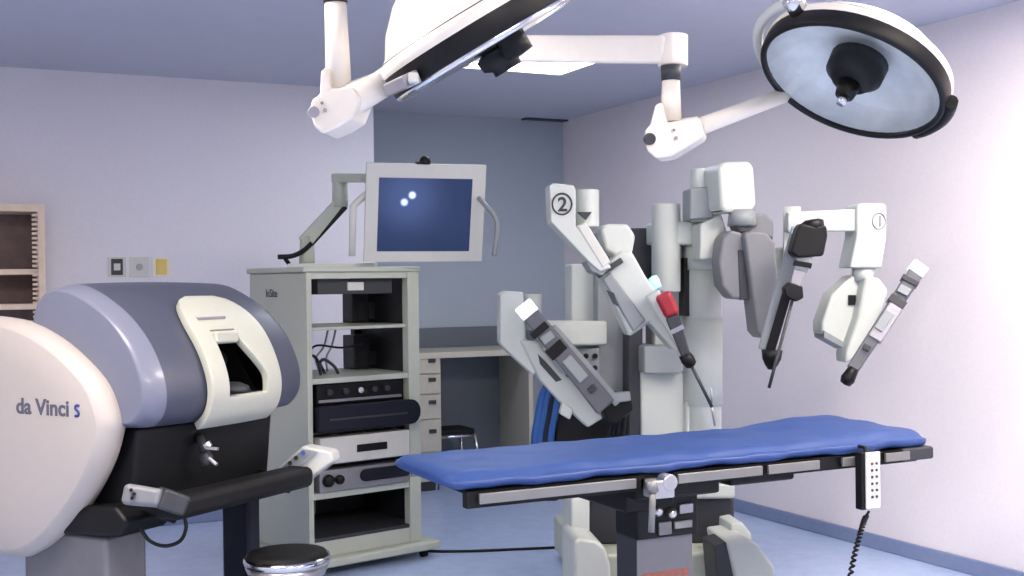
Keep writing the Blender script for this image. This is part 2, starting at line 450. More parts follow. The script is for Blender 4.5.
    obj('trim_strip', MB().fbox(CO, CX, CY, ZZ, .08, CW-.11, .012, .02, zt2+.012, zt2+.026), M_mgrey, d)
    for k, (xx, mt_) in enumerate(((.14, M_dgrey), (.24, M_dgrey), (.33, M_chrome), (.42, M_dgrey), (.5, M_dgrey))):
        c = cpt(xx, .012, (zt2+ztop)/2+.012); obj('knob', MB().cyl(c+CY*.01, c-CY*.018, .016), mt_, d)
    # white device with black display
    ze = zsh['e']; zz = cz(330, 434)-.016
    d = D('insufflator', 'light grey device with a small black display, in the middle of the rack', 'device', z=ze)
    obj('body', MB().fbox(CO, CX, CY, ZZ, .06, CW-.085, -.03, .45, ze+.001, zz), M_white, d, .008)
    xa = cx(354, 445); xb = cx(384, 445)
    obj('display', MB().fbox(CO, CX, CY, ZZ, xa, xb, -.036, -.03, ze+(zz-ze)*.36, ze+(zz-ze)*.64), M_black, d, .002)
    # lower device with oval dark window
    zd = zsh['d']; zz = ze-.03
    d = D('camera_control_unit', 'grey device with an oval dark window and round dials, lowest in the rack', 'device', z=zd)
    obj('body', MB().fbox(CO, CX, CY, ZZ, .06, CW-.085, -.02, .45, zd+.001, zz), M_mgrey, d, .006)
    xa = cx(358, 475); xb = cx(409, 475); h2 = (zz-zd)*.28; zc_ = (zz+zd)/2+.01
    pts = []
    for sgn, xx in ((1, xb-h2), (-1, xa+h2)):
        for k in range(9):
            a = -math.pi/2+math.pi*k/8
            pts.append(cpt(xx+sgn*math.cos(a)*h2, -.026, zc_+sgn*math.sin(a)*h2))
    obj('window', MB().prism(pts, CY*.006), M_navy, d)
    for x_, r in ((326, .034), (337, .026)):
        c = cpt(cx(x_, 474), -.02, zc_-.005); obj('dial', MB().lathe(c, -CY, [(r, 0), (r*.95, .02), (r*.6, .03), (0, .03)]), M_black, d)
    # loose cables on the middle shelf
    for k, (pts_) in enumerate((((.06, .1, .012), (.08, .12, .12), (.14, .14, .17), (.3, .16, .15), (.46, .2, .16)),
                               ((.09, .15, .012), (.1, .18, .09), (.15, .2, .11), (.2, .22, .06), (.22, .2, .008)),
                               ((.14, .1, .012), (.15, .13, .07), (.19, .15, .09), (.25, .15, .05), (.29, .18, .008)))):
        pp = smooth_pts([cpt(a, b, z+c) for a, b, c in pts_], 6)
        o = obj('cable', MB().tube(pp, .006 if k == 0 else .009, 8), M_black if k == 0 else M_dgrey)
        props(o, ('black cable arching across the open middle shelf of the rack', 'thin dark cable looped on the rack shelf, left of the other short loop', 'thin dark cable looped on the rack shelf, right of the other short loop')[k], 'cable', 'cables in the rack')
    # hanging white tubing between the upper shelves
    for k, dx in enumerate((0, .05)):
        pp = smooth_pts([cpt(.30+dx, .3, zsh['a']-.02), cpt(.27+dx, .3, zsh['a']-.12), cpt(.22+dx*1.3, .3, zsh['b']+.09), cpt(.24+dx, .3, zsh['b']+.012)], 6)
        o = obj('tubing', MB().tube(pp, .006, 8), M_mgrey)
        props(o, ('pale tubing hanging inside the rack, left one of two', 'pale tubing hanging inside the rack, right one of two')[k], 'tubing', 'tubing in the rack')
    # dark appliances standing on the two upper shelves near the right panel
    for nm, sh, x0, x1, y0, y1, hgt, lb in (('amplifier', 'a', .55, CW-.05, .46, .58, .24, 'dark box with grey columns on the top shelf of the rack'),
                                          ('printer', 'b', .55, CW-.05, .45, .58, .20, 'dark grey box on the second shelf of the rack, lower of two')):
        zz_ = zsh[sh]+.001
        d = thing(nm, cpt((x0+x1)/2, (y0+y1)/2, zz_), lb, 'device')
        obj('body', MB().fbox(CO, CX, CY, ZZ, x0, x1, y0, y1, zz_, zz_+hgt), M_cartd, d, .006)
        obj('front_panel', MB().fbox(CO, CX, CY, ZZ, x0+.03, x0+.08, y0-.006, y0, zz_+.02, zz_+hgt*.5), M_dgrey, d)
        obj('front_panel', MB().fbox(CO, CX, CY, ZZ, x0+.11, x0+.16, y0-.006, y0, zz_+.02, zz_+hgt*.5), M_dgrey, d)
    return zt+.03, t
cart_top, cart = build_cart()

# ================================================================== MONITOR ON ITS ARM
def build_monitor():
    th = math.radians(18); ph = math.radians(-13)
    Xm = V((math.cos(th), math.sin(th), 0)); back = V((-math.sin(th), math.cos(th), 0))
    Ym = (back*math.sin(ph)+ZZ*math.cos(ph)); Nm = Xm.cross(Ym)      # faces the viewer
    c = P(424, 212.5, 6.35)
    q = lambda x, y: ((PL(x, y, c, Nm)-c).dot(Xm), (PL(x, y, c, Nm)-c).dot(Ym))
    xl = (q(370, 165)[0]+q(360, 261)[0])/2; xr = (q(487, 166)[0]+q(480, 258)[0])/2
    yt = q(430, 164)[1]; yb = q(425, 261)[1]
    sxl = (q(380, 179)[0]+q(375, 249)[0])/2; sxr = (q(474, 177)[0]+q(467, 249)[0])/2; syt = q(427, 178)[1]; syb = q(425, 251)[1]
    base = P(308, 266, 6.5); base = PL(300, 255, cpt(.1, .25, 0), CY); base.z = cart_top
    t = thing('touchscreen_monitor', base, 'flat monitor with dark blue screen on a swing arm atop the equipment rack', 'monitor')
    f = MB(); n0, n1 = 0.0, .03
    for a, b, c_, d in ((xl, xr, syt, yt), (xl, xr, yb, syb), (xl, sxl, syb, syt), (sxr, xr, syb, syt)): f.fbox(c, Xm, Ym, Nm, a, b, c_, d, -.01, .012)
    obj('bezel', f, M_white, t, 0.0)
    # screen: dark blue glow and two reflected dots painted in as emission
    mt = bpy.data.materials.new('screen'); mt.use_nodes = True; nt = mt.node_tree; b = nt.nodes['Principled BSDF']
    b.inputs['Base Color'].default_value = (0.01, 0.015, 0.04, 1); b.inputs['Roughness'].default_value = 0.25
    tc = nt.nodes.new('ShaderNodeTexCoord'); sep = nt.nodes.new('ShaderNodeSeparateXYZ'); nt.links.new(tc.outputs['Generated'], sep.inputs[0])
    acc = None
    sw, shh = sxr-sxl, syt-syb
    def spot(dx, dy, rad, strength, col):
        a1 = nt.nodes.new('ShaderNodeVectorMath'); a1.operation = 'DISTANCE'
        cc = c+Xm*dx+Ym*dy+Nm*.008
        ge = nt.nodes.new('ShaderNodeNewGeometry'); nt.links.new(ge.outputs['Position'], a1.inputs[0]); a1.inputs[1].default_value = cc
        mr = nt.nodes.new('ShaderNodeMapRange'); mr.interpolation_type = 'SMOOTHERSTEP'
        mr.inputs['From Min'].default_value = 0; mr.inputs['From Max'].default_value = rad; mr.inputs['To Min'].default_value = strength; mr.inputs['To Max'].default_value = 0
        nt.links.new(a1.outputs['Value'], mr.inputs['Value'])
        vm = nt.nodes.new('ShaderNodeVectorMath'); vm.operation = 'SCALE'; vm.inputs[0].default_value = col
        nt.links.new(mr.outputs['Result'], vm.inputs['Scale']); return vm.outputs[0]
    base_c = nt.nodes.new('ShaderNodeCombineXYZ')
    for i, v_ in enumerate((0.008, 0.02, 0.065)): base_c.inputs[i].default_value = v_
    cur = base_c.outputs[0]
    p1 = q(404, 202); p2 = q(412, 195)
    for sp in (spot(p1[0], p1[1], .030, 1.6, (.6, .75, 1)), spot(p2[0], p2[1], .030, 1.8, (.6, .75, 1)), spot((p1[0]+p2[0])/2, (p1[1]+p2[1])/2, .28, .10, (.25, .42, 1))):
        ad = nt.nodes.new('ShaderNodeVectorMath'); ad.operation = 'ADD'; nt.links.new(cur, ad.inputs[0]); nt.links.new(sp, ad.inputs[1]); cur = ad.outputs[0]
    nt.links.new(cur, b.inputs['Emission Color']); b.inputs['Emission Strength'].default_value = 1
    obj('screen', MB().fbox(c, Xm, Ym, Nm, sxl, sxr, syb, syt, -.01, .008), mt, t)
    obj('back_housing', MB().fbox(c, Xm, Ym, Nm, xl+.01, xr-.01, yb+.01, yt-.01, -.05, -.0101), M_dgrey, t, .01)
    wp = c+Xm*q(425, 164)[0]+Ym*(yt+.012)
    obj('webcam', MB().lathe(wp-Xm*.0, Ym, [(0.03, -.012), (.032, .0), (.026, .02), (.012, .032), (0, .034)]).fbox(wp, Xm, Ym, Nm, -.05, .02, -.012, 0, -.02, .02), M_black, t)
    # arm
    A = MB(); dd = 6.55
    obj('arm_base', MB().cyl(V((P(307, 266, dd).x, P(307, 266, dd).y, cart_top)), P(307, 236, dd), px(8, dd), px(7, dd)), M_cart, t)
    obj('base_plate', MB().bar(V((*P(290, 266, dd-.1).xy, cart_top+.012)), V((*P(376, 266, dd-.1).xy, cart_top+.012)), .022, .16), M_white, t, .004)
    ar = obj('spring_arm', MB().bar(P(304, 243, dd), P(345, 197, dd), px(15, dd), .07, px(12, dd), .06), M_cart, t, .012)
    obj('cable_cover', MB().bar(P(310, 244, dd), P(345, 206, dd), px(7, dd), .05), M_black, ar, .004)
    obj('arm_head', MB().cyl(P(340, 207, dd), P(340, 174, dd), px(8, dd), px(7.5, dd)), M_cart, t)
    obj('tilt_bracket', MB().bar(P(334, 178, dd), P(372, 178, 6.44), px(9, dd), .06).bar(P(366, 178, 6.44), c-Nm*.05+Xm*(xl+.1)+Ym*.1, .05, .05), M_cart, t, .006)
    obj('cable', MB().tube(smooth_pts([P(312, 243, dd-.05), P(303, 251, dd-.05), P(292, 256, dd-.05), P(278, 257, dd-.05)], 6), .014, 8).tube([P(284, 257, dd-.05), P(289, 264, dd-.05)], .012), M_black, t)
    # handles either side
    hp = [c+Xm*(xl+.04)+Ym*(yt*.45)-Nm*.03, P(356, 203, 6.25), P(353, 206, 6.22), P(352, 256, 6.22)]
    obj('handle', MB().tube(hp, .019, 12), M_white, t)
    hp = smooth_pts([c+Xm*(xr-.04)+Ym*(yt*.35)-Nm*.03, P(486, 206, 6.35), P(496, 219, 6.33), P(497, 232, 6.33), P(494, 256, 6.33)], 5)
    obj('handle', MB().tube(hp, .014, 12), M_rgrey, t)
build_monitor()

# ================================================================== SURGEON CONSOLE
KU = hdir(28); KF = V((KU.y, -KU.x, 0)); KO = V((-1.36, 4.555, 0))
def K(u, f, z): return KO+KU*u+KF*f+ZZ*z
def kfz(px_, py_, u):
    p = PL(px_, py_, KO+KU*u, KU)-KO; return p.dot(KF), p.z
def build_console():
    t = thing('surgeon_console', KO, 'big white and slate surgeon console with a viewer hood and logo side pod', 'console')
    # ---- near side pod
    U0 = -.45
    outline = [(0, 316), (30, 322), (60, 338), (86, 360), (107, 386), (118, 418), (116, 440), (107, 468), (88, 503), (60, 538), (40, 552), (25, 557), (0, 551), (-60, 520), (-100, 470), (-112, 420), (-100, 370), (-60, 330), (-28, 318)]
    ol = [kfz(x, y, U0) for x, y in outline]
    sm = [(p.x, p.z) for p in smooth_pts([V((a, 0, b)) for a, b in ol], 4, True)]
    cf = sum(a for a, b in sm)/len(sm); czz = sum(b for a, b in sm)/len(sm)
    def ring(u, s): return [K(u, cf+(a-cf)*s, czz+(b-czz)*s) for a, b in sm]
    def make_pod(mir):
        g = (lambda u: u) if not mir else (lambda u: -u+.0)
        return MB().loft([ring(g(-.512), .60), ring(g(-.512), .915), ring(g(-.511), .92), ring(g(-.503), .94), ring(g(-.48), .985), ring(g(-.45), 1.0), ring(g(-.41), .985), ring(g(-.40), .95)])
    pod = obj('side_pod', make_pod(False), M_pod, t, label='white side pod with grey lettering')
    f0, z0 = kfz(15, 413, -.517)
    f1, _ = kfz(65, 413, -.517)
    tx = text('lettering', 'da Vinci', .080, frame(K(-.5125, f0, z0), KF*1.09, ZZ, -KU), M_logo, pod, .0008, .0022)
    # S-shaped mark
    fs, zs = kfz(76, 411, -.517)
    pts = smooth_pts([K(-.512, fs+.012, zs+.018), K(-.512, fs-.004, zs+.019), K(-.512, fs-.008, zs+.008), K(-.512, fs+.006, zs-.003), K(-.512, fs+.007, zs-.016), K(-.512, fs-.010, zs-.019)], 5)
    obj('logo_mark', MB().tube(pts, .0048, 8), M_logob, pod)
    # ---- hood: section lofted along u
    prof0 = [(-.27, 1.08), (-.29, 1.30), (-.275, 1.49), (-.20, 1.565), (-.08, 1.57), (.06, 1.515), (.18, 1.435), (.27, 1.335), (.325, 1.22), (.33, 1.13), (.29, 1.065), (.20, 1.04), (-.2, 1.03)]
    PR = smooth_pts([V((a, 0, b)) for a, b in prof0], 6, True)
    NP = len(PR)
    def sec(u, s=1.0, ds=0.0):
        k = s*(1-.03*(u/.4)**2)
        return [K(u, -.05+(p.x+.05)*k+0*ds, 1.28+(p.z-1.28)*k) for p in PR]
    HU0, HU1 = -.345, .395
    us = [HU0+(HU1-HU0)*i/36 for i in range(37)]
    # hole (viewer) in grid coordinates: front of the profile
    def hole(u, i):
        z = PR[i % NP].z; return -.08 < u < .09+.09*max(0, min(1, (1.33-z)/.12)) and PR[i % NP].x > .1 and 1.15 < z < 1.37
    # profile index range of the front from crown to the chin
    def strip(name, u0, u1, s, mt, bev=0, holes=True, i0=0, i1=None, edge=0.012, par=t, round_top=0):
        mb = MB(); n = 60; i1 = NP if i1 is None else i1
        uu = [u0+(u1-u0)*k/n for k in range(n+1)]
        full = (i0 == 0 and i1 == NP)
        idx = list(range(i0, i1+1)) if not full else list(range(NP))
        grid = []
        for u in uu:
            base = sec(u, s); grid.append([base[i % NP] for i in idx])
        vs = [[mb.bm.verts.new(p) for p in r] for r in grid]
        m_ = len(idx)
        for k in range(n):
            for j in range(m_ if full else m_-1):
                i = idx[j]; um = (uu[k]+uu[k+1])/2
                if holes and hole(um, i): continue
                if round_top:
                    # rounded upper corners of the white mask
                    d = j; du = min(um-u0, u1-um)
                    if d < round_top and du < .11*(1-math.sqrt(max(0, 1-((round_top-d)/round_top)**2))): continue
                jj = (j+1) % m_
                mb.face([vs[k][j], vs[k][jj], vs[k+1][jj], vs[k+1][j]], True)
        return obj(name, mb, mt, par)
    hood = strip('hood', HU0, HU1, 1.0, M_hood)
    # end caps of hood
    e = MB(); rings = []
    for k in range(7):
        a = math.pi/2*k/6; rings.append(sec(HU0-.085*math.sin(a), 1-.07*(1-math.cos(a))-.02*math.sin(a)))
    e.loft(rings, caps=False); e.face([v for v in e.bm.verts][-NP:], False)
    obj('hood_end', e, M_slate, hood)
    e = MB()
    rings = []
    for k in range(6):
        a = math.pi/2*k/5; rings.append(sec(HU1+.05*math.sin(a), 1-.12*(1-math.cos(a))))
    e.loft(rings, caps=False); e.face([v for v in e.bm.verts][-NP:], False)
    obj('hood_end', e, M_hood, hood)
    ifront = min(range(NP), key=lambda i: (PR[i].x-.12)**2+(PR[i].z-1.47)**2)
    ichin = min(range(NP), key=lambda i: (PR[i].x-.29)**2+(PR[i].z-1.065)**2)
    # ---- white viewer mask
    def mask_mesh():
        mb = MB(); j0 = ifront-1; j1 = ichin+3; rows = []
        for j in range(j0, j1+1):
            p = PR[j % NP]; dn = max(0.0, 9-(j-j0))/9
            dd = .12*(1-math.sqrt(max(0, 1-dn*dn)))
            ua, ub = -.155+dd, .24-dd
            z = p.y if False else p.z
            ha = -.065; hb = .07+.085*max(0, min(1, (1.33-z)/.12))
            if z > 1.37: ha, hb = max(ua+.02, -.065), min(ub-.02, .07)
            uu = [ua+(ha-ua)*k/8 for k in range(8)]+[ha+(hb-ha)*k/10 for k in range(10)]+[hb+(ub-hb)*k/8 for k in range(9)]
            rows.append([mb.bm.verts.new(sec(u, 1.02)[j % NP]) for u in uu])
        for q in range(len(rows)-1):
            pa = PR[(j0+q) % NP]; zc = (pa.z+PR[(j0+q+1) % NP].z)/2
            for k in range(26):
                if 8 <= k < 18 and 1.15 < zc < 1.37: continue
                mb.face([rows[q][k], rows[q][k+1], rows[q+1][k+1], rows[q+1][k]], True)
        return mb
    mask = obj('viewer_mask', mask_mesh(), M_mask, t)
    md = mask.modifiers.new('sol', 'SOLIDIFY'); md.thickness = .028; md.offset = -1
    md = mask.modifiers.new('bev', 'BEVEL'); md.width = .006; md.segments = 2; md.limit_method = 'ANGLE'; md.angle_limit = math.radians(50)
    # ---- recess behind the mask
    r = MB()
    fr = [K(.01, .30, 1.385), K(.245, .30, 1.385), K(.245, .345, 1.14), K(.01, .345, 1.14)]
    bk = [K(-.06, .12, 1.36), K(.07, .12, 1.36), K(.15, .15, 1.15), K(-.06, .15, 1.15)]
    fr = [K(-.075, .20, 1.385), K(.08, .20, 1.385), K(.17, .30, 1.135), K(-.075, .30, 1.135)]
    vf = [r.bm.verts.new(p) for p in fr]; vb = [r.bm.verts.new(p) for p in bk]
    for i in range(4): r.face([vf[i], vf[(i+1) % 4], vb[(i+1) % 4], vb[i]])
    r.face(vb)
    rec = obj('viewer_recess', r, M_black, mask)
    obj('eyepiece', MB().lathe(K(-.02, .17, 1.27), KF-ZZ*.2, [(.038, 0), (.036, .04), (.028, .05), (.026, .03), (0, .03)], 20), M_rubber, rec)
    obj('eyepiece', MB().lathe(K(.06, .17, 1.27), KF-ZZ*.2, [(.038, 0), (.036, .04), (.028, .05), (.026, .03), (0, .03)], 20), M_rubber, rec)
    obj('chin_rest', MB().lathe(K(.06, .27, 1.145), ZZ, [(.0, -.0), (.07, .0), (.062, .02), (.03, .035), (0, .038)], 24), M_dgrey, mask)
    # brow pad (white bar above the opening) and slot
    obj('brow_pad', MB().bar(K(-.06, .275, 1.358), K(.07, .275, 1.358), .05, .05), M_mask, mask, .012)
    obj('vent_slot', MB().bar(K(-.09, .225, 1.432), K(.06, .225, 1.432), .012, .03), M_mgrey, mask, .003)
    # ---- underside body, dark
    und = MB().loft([[K(u, f, z) for f, z in ((-.22, 1.05), (.22, 1.05), (.19, .74), (-.22, .70))] for u in (-.38, .36)], smooth=False)
    obj('under_body', und, M_black, t, .02)
    for k in range(3): obj('body_rib', MB().fbox(KO, KU, KF, ZZ, -.27+k*.09, -.25+k*.09, .10, .15, .84, 1.0), M_dgrey, t, .004)
    # ---- legs and base
    obj('leg', MB().fbox(KO, KU, KF, ZZ, -.44, -.24, -.32, .115, .08, .66), M_tpanel, t, .02, label='grey near leg')
    obj('leg', MB().fbox(KO, KU, KF, ZZ, .28, .36, .0, .15, .08, 1.0), M_navy, t, .02, label='blue-black far leg')
    obj('base', MB().fbox(KO, KU, KF, ZZ, -.42, .42, -.4, .2, .0, .08), M_dgrey, t, .02)
    # ---- armrest
    za = .80; fa = .34
    A0 = K(-.42, fa, za); A1 = K(.46, fa, za)
    arm = obj('armrest', MB().bar(K(-.38, fa, za-.03), K(.40, fa, za-.03), .085, .13, side=KF), M_rubber, t, .03, 4)
    for u_ in (-.33, .31): obj('armrest_support', MB().bar(K(u_, .08, .79), K(u_, .34, .74), .06, .06), M_black, t, .01)
    e0 = obj('armrest_end', MB().bar(P(126, 494, 4.02), P(165, 499, 4.02), .075, .11, .065, .11), M_cgrey, arm, .02, 4, label='light grey near armrest end with buttons')
    obj('armrest_grip', MB().bar(P(158, 497, 4.02), P(184, 506, 4.06), .075, .13, .07, .12), M_dgrey, arm, .012, 3)
    pk = P(130, 494, 3.955)
    for dx, dy in ((0, -4), (3, 0), (1, 4)):
        obj('button', MB().cyl(P(131+dx, 494+dy, 3.965), P(131+dx, 494+dy, 3.955), .006), M_black, e0)
    e1p = [P(276, 469, 4.75), P(302, 446, 4.75), P(331, 452, 4.75), P(333, 462, 4.75), P(300, 486, 4.75), P(282, 484, 4.75)]
    e1 = obj('armrest_end', MB().prism(e1p, V((.02, .09, 0))), M_white, arm, .012, 3, label='white far armrest end with touch panel')
    obj('touch_panel', MB().prism([P(282, 467, 4.735), P(303, 449, 4.735), P(318, 452, 4.735), P(296, 471, 4.735)], V((0, .012, 0))), M_rgrey, e1, .002)
    for x, y, m_ in ((290, 463, M_black), (296, 458, M_black), (303, 453, M_bluec)):
        obj('button', MB().cyl(P(x, y, 4.734), P(x, y, 4.72), .009), m_, e1)
    # ---- master hand controls under the hood
    for k, (x, y, d) in enumerate(((205, 452, 4.35),)):
        c = P(x, y, d)
        h = obj('hand_control', MB().tube([P(x-8, y-22, d+.1), P(x-3, y-8, d), c], .018, 8).lathe(c, V((.3, -.3, -1)), [(.016, 0), (.026, .02), (.022, .05), (0, .06)], 16), M_dgrey, t)
        obj('finger_clip', MB().bar(P(x+2, y-4, d-.02), P(x+13, y-3, d-.03), .013, .02).bar(P(x+4, y+6, d-.02), P(x+12, y+13, d-.03), .013, .02).cyl(P(x, y-9, d), P(x+3, y-4, d), .02), M_steel, h, .003)
    # ---- cable loop under near armrest end, and a lower cover
    obj('cable', MB().tube(smooth_pts([P(140, 528, 4.1), P(150, 541, 4.1), P(165, 546, 4.1), P(180, 541, 4.1), P(186, 528, 4.1), P(184, 515, 4.1)], 6), .007, 8), M_black, t)
    obj('lower_cover', MB().loft([[K(u, f, z) for f, z in ((-.34, .74), (.18, .78), (.24, .73), (.2, .67), (-.34, .64))] for u in (-.46, -.38, -.22)], smooth=False), M_black, t, .02)
    return t
build_console()

# ================================================================== STOOL
def build_stool():
    c = G(287, 551, .52); r = px(42, (c-CAM).dot(FW)); z = .52
    b = V((c.x, c.y, 0))
    t = thing('round_stool', b, 'round black swivel stool with shiny rim in front of the equipment rack', 'stool')
    obj('seat', MB().lathe(b, ZZ, [(0, z-.05), (r*.92, z-.05), (r*.97, z-.02), (r*.92, z-.004), (r*.6, z+.006), (0, z+.002)], 40), M_rubber, t)
    obj('rim', MB().lathe(b, ZZ, [(r*.96, z-.05), (r*1.01, z-.045), (r*1.03, z-.03), (r*1.0, z-.015), (r*.965, z-.02)], 40, caps=False), M_chrome, t)
    obj('skirt', MB().lathe(b, ZZ, [(r*.3, z-.09), (r*.9, z-.09), (r*.99, z-.051), (r*.3, z-.051)], 40), M_steel, t)
    obj('post', MB().cyl(b+ZZ*.1, b+ZZ*(z-.09), .03), M_chrome, t)
    for k in range(5):
        a = 2*math.pi*k/5+.4; d = V((math.cos(a), math.sin(a), 0))
        obj('leg', MB().bar(b+ZZ*.1, b+d*.26+ZZ*.075, .04, .03, .03, .025, side=ZZ), M_black, t, .006)
        obj('caster', MB().cyl(b+d*.25+ZZ*.03-d.cross(ZZ)*.015, b+d*.25+ZZ*.03+d.cross(ZZ)*.015, .03, .03), M_rubber, t)
    obj('hub', MB().cyl(b+ZZ*.06, b+ZZ*.13, .05), M_black, t)
build_stool()

# ================================================================== OPERATING TABLE
ZP = .92
TO = G(462, 474, ZP); TO.z = 0
_e = G(925, 432, ZP); _e.z = 0
TX = (_e-TO).normalized(); TY = V((-TX.y, TX.x, 0)); TL = (_e-TO).length; TW = .58
def T(x, y, z): return TO+TX*x+TY*y+ZZ*z
def tx(px_, py_, y=0): return (PL(px_, py_, TO+TY*y, TY)-TO).dot(TX)
def tz(px_, py_, y=0): return PL(px_, py_, TO+TY*y, TY).z
def build_table():
    b = T(TL*.47, TW/2, 0)
    t = thing('operating_table', b, 'operating table with blue covered mattress, steel side rails and grey column', 'operating table')
    # mattress with cover
    mb = MB(); N = 60; rings = []
    prof = []
    for k in range(40):
        prof.append(k/40)
    def sect(x, s):
        pts = []; h0, h1 = .862, ZP
        bump = .03*math.exp(-((x-TL*.91)/.24)**2)
        ny = 20
        for k in range(ny+1):                     # top from near to far
            v = k/ny; y = v*TW
            e = min(v, 1-v)*TW
            rnd = .035*max(0, 1-e/.05)**2
            wr = .002*math.sin(x*17+y*9)+.002*math.sin(x*31-y*23+1.3)+.003*math.sin(x*6.5+y*31)*math.sin(x*11)
            pts.append((y, h1-rnd+bump*(.35+.65*v)+wr))
        wr = .006*math.sin(x*14)+.004*math.sin(x*37+1)
        pts.append((TW+.012, h0+.045)); pts.append((TW+.014, h0+.005)); pts.append((TW-.02, h0-.004))
        pts.append((.02, h0-.004)); pts.append((-.014+wr, h0+.0+wr)); pts.append((-.016+wr*1.5, h0+.04))
        cy, c_z = TW/2, (h0+h1)/2
        return [T(x, cy+(y-cy)*s[0], c_z+(z-c_z)*s[1]) for y, z in pts]
    xs = [(-.045, (.55, .25)), (-.04, (.8, .5)), (-.025, (.93, .8)), (0, (.985, .97))]
    xs += [(TL*(i/N), (1, 1)) for i in range(1, N)]
    xs += [(TL, (.97, .95)), (TL+.02, (.9, .75)), (TL+.03, (.7, .4))]
    mb.loft([sect(x, s) for x, s in xs])
    obj('mattress', mb, M_blue, t, sub=1)
    # black frame
    fr = MB(); fr.fbox(TO, TX, TY, ZZ, 0.03, TL*.47, .0, TW, .84, .86); fr.fbox(TO, TX, TY, ZZ, TL*.5, TL+.02, .0, TW, .81, .855)
    obj('frame', fr, M_black, t, .006)
    # slanted frame underside pieces
    u = MB()
    for a, c_, d in ((tx(640, 480), tx(725, 470), .755), (tx(735, 470), tx(800, 465), .775)): u.fbox(TO, TX, TY, ZZ, a, c_, .03, TW-.03, d, .812)
    u.fbox(TO, TX, TY, ZZ, tx(640, 480), tx(690, 480), .1, TW-.1, .70, .81)
    obj('under_frame', u, M_black, t, .012)
    k = 0
    for a, c_ in ((476, 632), (674, 758), (764, 815), (838, 857), (881, 905)):
        for side, yy in ((0, -.03), (1, TW+.018)):
            x0, x1 = tx(a, 480), tx(c_, 470)
            r = obj('side_rail', MB().fbox(TO, TX, TY, ZZ, x0, x1, yy, yy+.012, .818, .853), M_rail, t, .003)
            for s in (.12, .88):
                q = MB(); q.cyl(T(x0+(x1-x0)*s, yy+(.012 if side == 0 else 0), 0.836), T(x0+(x1-x0)*s, 0 if side == 0 else TW, .836), .012)
                obj('rail_spacer', q, M_black, r)
    obj('rail_backing', MB().fbox(TO, TX, TY, ZZ, tx(466, 490), tx(640, 480), -.008, .03, .803, .858).fbox(TO, TX, TY, ZZ, tx(672, 480), tx(915, 450), -.008, .03, .806, .858), M_black, t)
    # end cap block at the right end
    obj('end_block', MB().fbox(TO, TX, TY, ZZ, tx(900, 445), TL+.03, -.02, TW+.01, .81, .862), M_dgrey, t, .01)
    # clamp with lever
    c = T(tx(651, 487), -.05, tz(651, 487))
    cl = obj('rail_clamp', MB().fbox(c, TX, TY, ZZ, -.035, .05, -.03, .05, -.03, .035).cyl(c+TX*.03-TY*.035+ZZ*.025, c+TX*.03+TY*.02+ZZ*.025, .03), M_steel, t, .006)
    p0 = T(tx(641, 480), -.08, tz(641, 480)); p1 = T(tx(639, 530), -.08, tz(639, 528))
    obj('clamp_lever', MB().tube([p0, p1], .012).cyl(p0+ZZ*.012-TX*.01, p0-ZZ*.03, .02), M_rail, cl)
    # column
    yc = .13
    xa, xb = tx(637, 550, yc), tx(693, 550, yc)
    z_b = tz(665, 536, yc)
    col = obj('column', MB().fbox(TO, TX, TY, ZZ, xa, xb, yc+.004, .28, .12, z_b), M_dgrey, t, .006)
    obj('column_cover', MB().fbox(TO, TX, TY, ZZ, xa, xb-.004, yc, yc+.004, .12, z_b-.004), M_tpanel, col)
    hp = tz(668, 574, yc)
    lab = MB()
    for k in range(7):
        xx = xa+.02+k*(xb-xa-.06)/6.2
        lab.fbox(TO, TX, TY, ZZ, xx, xx+.022, yc-.002, yc, hp-.014+.004*(k % 2), hp+.012)
    lab.fbox(TO, TX, TY, ZZ, xa+.02, xb-.03, yc-.0022, yc, hp+.006, hp+.013)
    obj('warning_mark', lab, M_orange, col)
    hd = obj('column_head', MB().fbox(TO, TX, TY, ZZ, xa-.01, xb+.012, yc-.02, .27, z_b, .75), M_black, t, .008)
    fx = lambda x, y: T(tx(x, y, yc-.02), yc-.02, tz(x, y, yc-.02))
    for x, y, w_, h_, m_ in ((664, 528, .028, .024, M_tpanel), (682, 524, .04, .014, M_rail), (685, 508, .03, .018, M_mgrey)):
        p = fx(x, y); obj('cover_block', MB().fbox(p, TX, TY, ZZ, -w_, w_, -.012, 0, -h_, h_), m_, hd, .003)
    for x, y in ((656, 511), (670, 513)):
        p = fx(x, y); obj('knob', MB().lathe(p, -TY, [(.018, 0), (.018, .02), (.01, .03), (0, .03)], 16), M_steel, hd)
    obj('base', MB().prism([T(xa-.25, -.02, 0), T(xb+.30, -.02, 0), T(xb+.38, .1, 0), T(xb+.38, .42, 0), T(xb+.30, .54, 0), T(xa-.25, .54, 0), T(xa-.33, .42, 0), T(xa-.33, .1, 0)], ZZ*.12), M_dgrey, t, .02)
    return t
build_table()
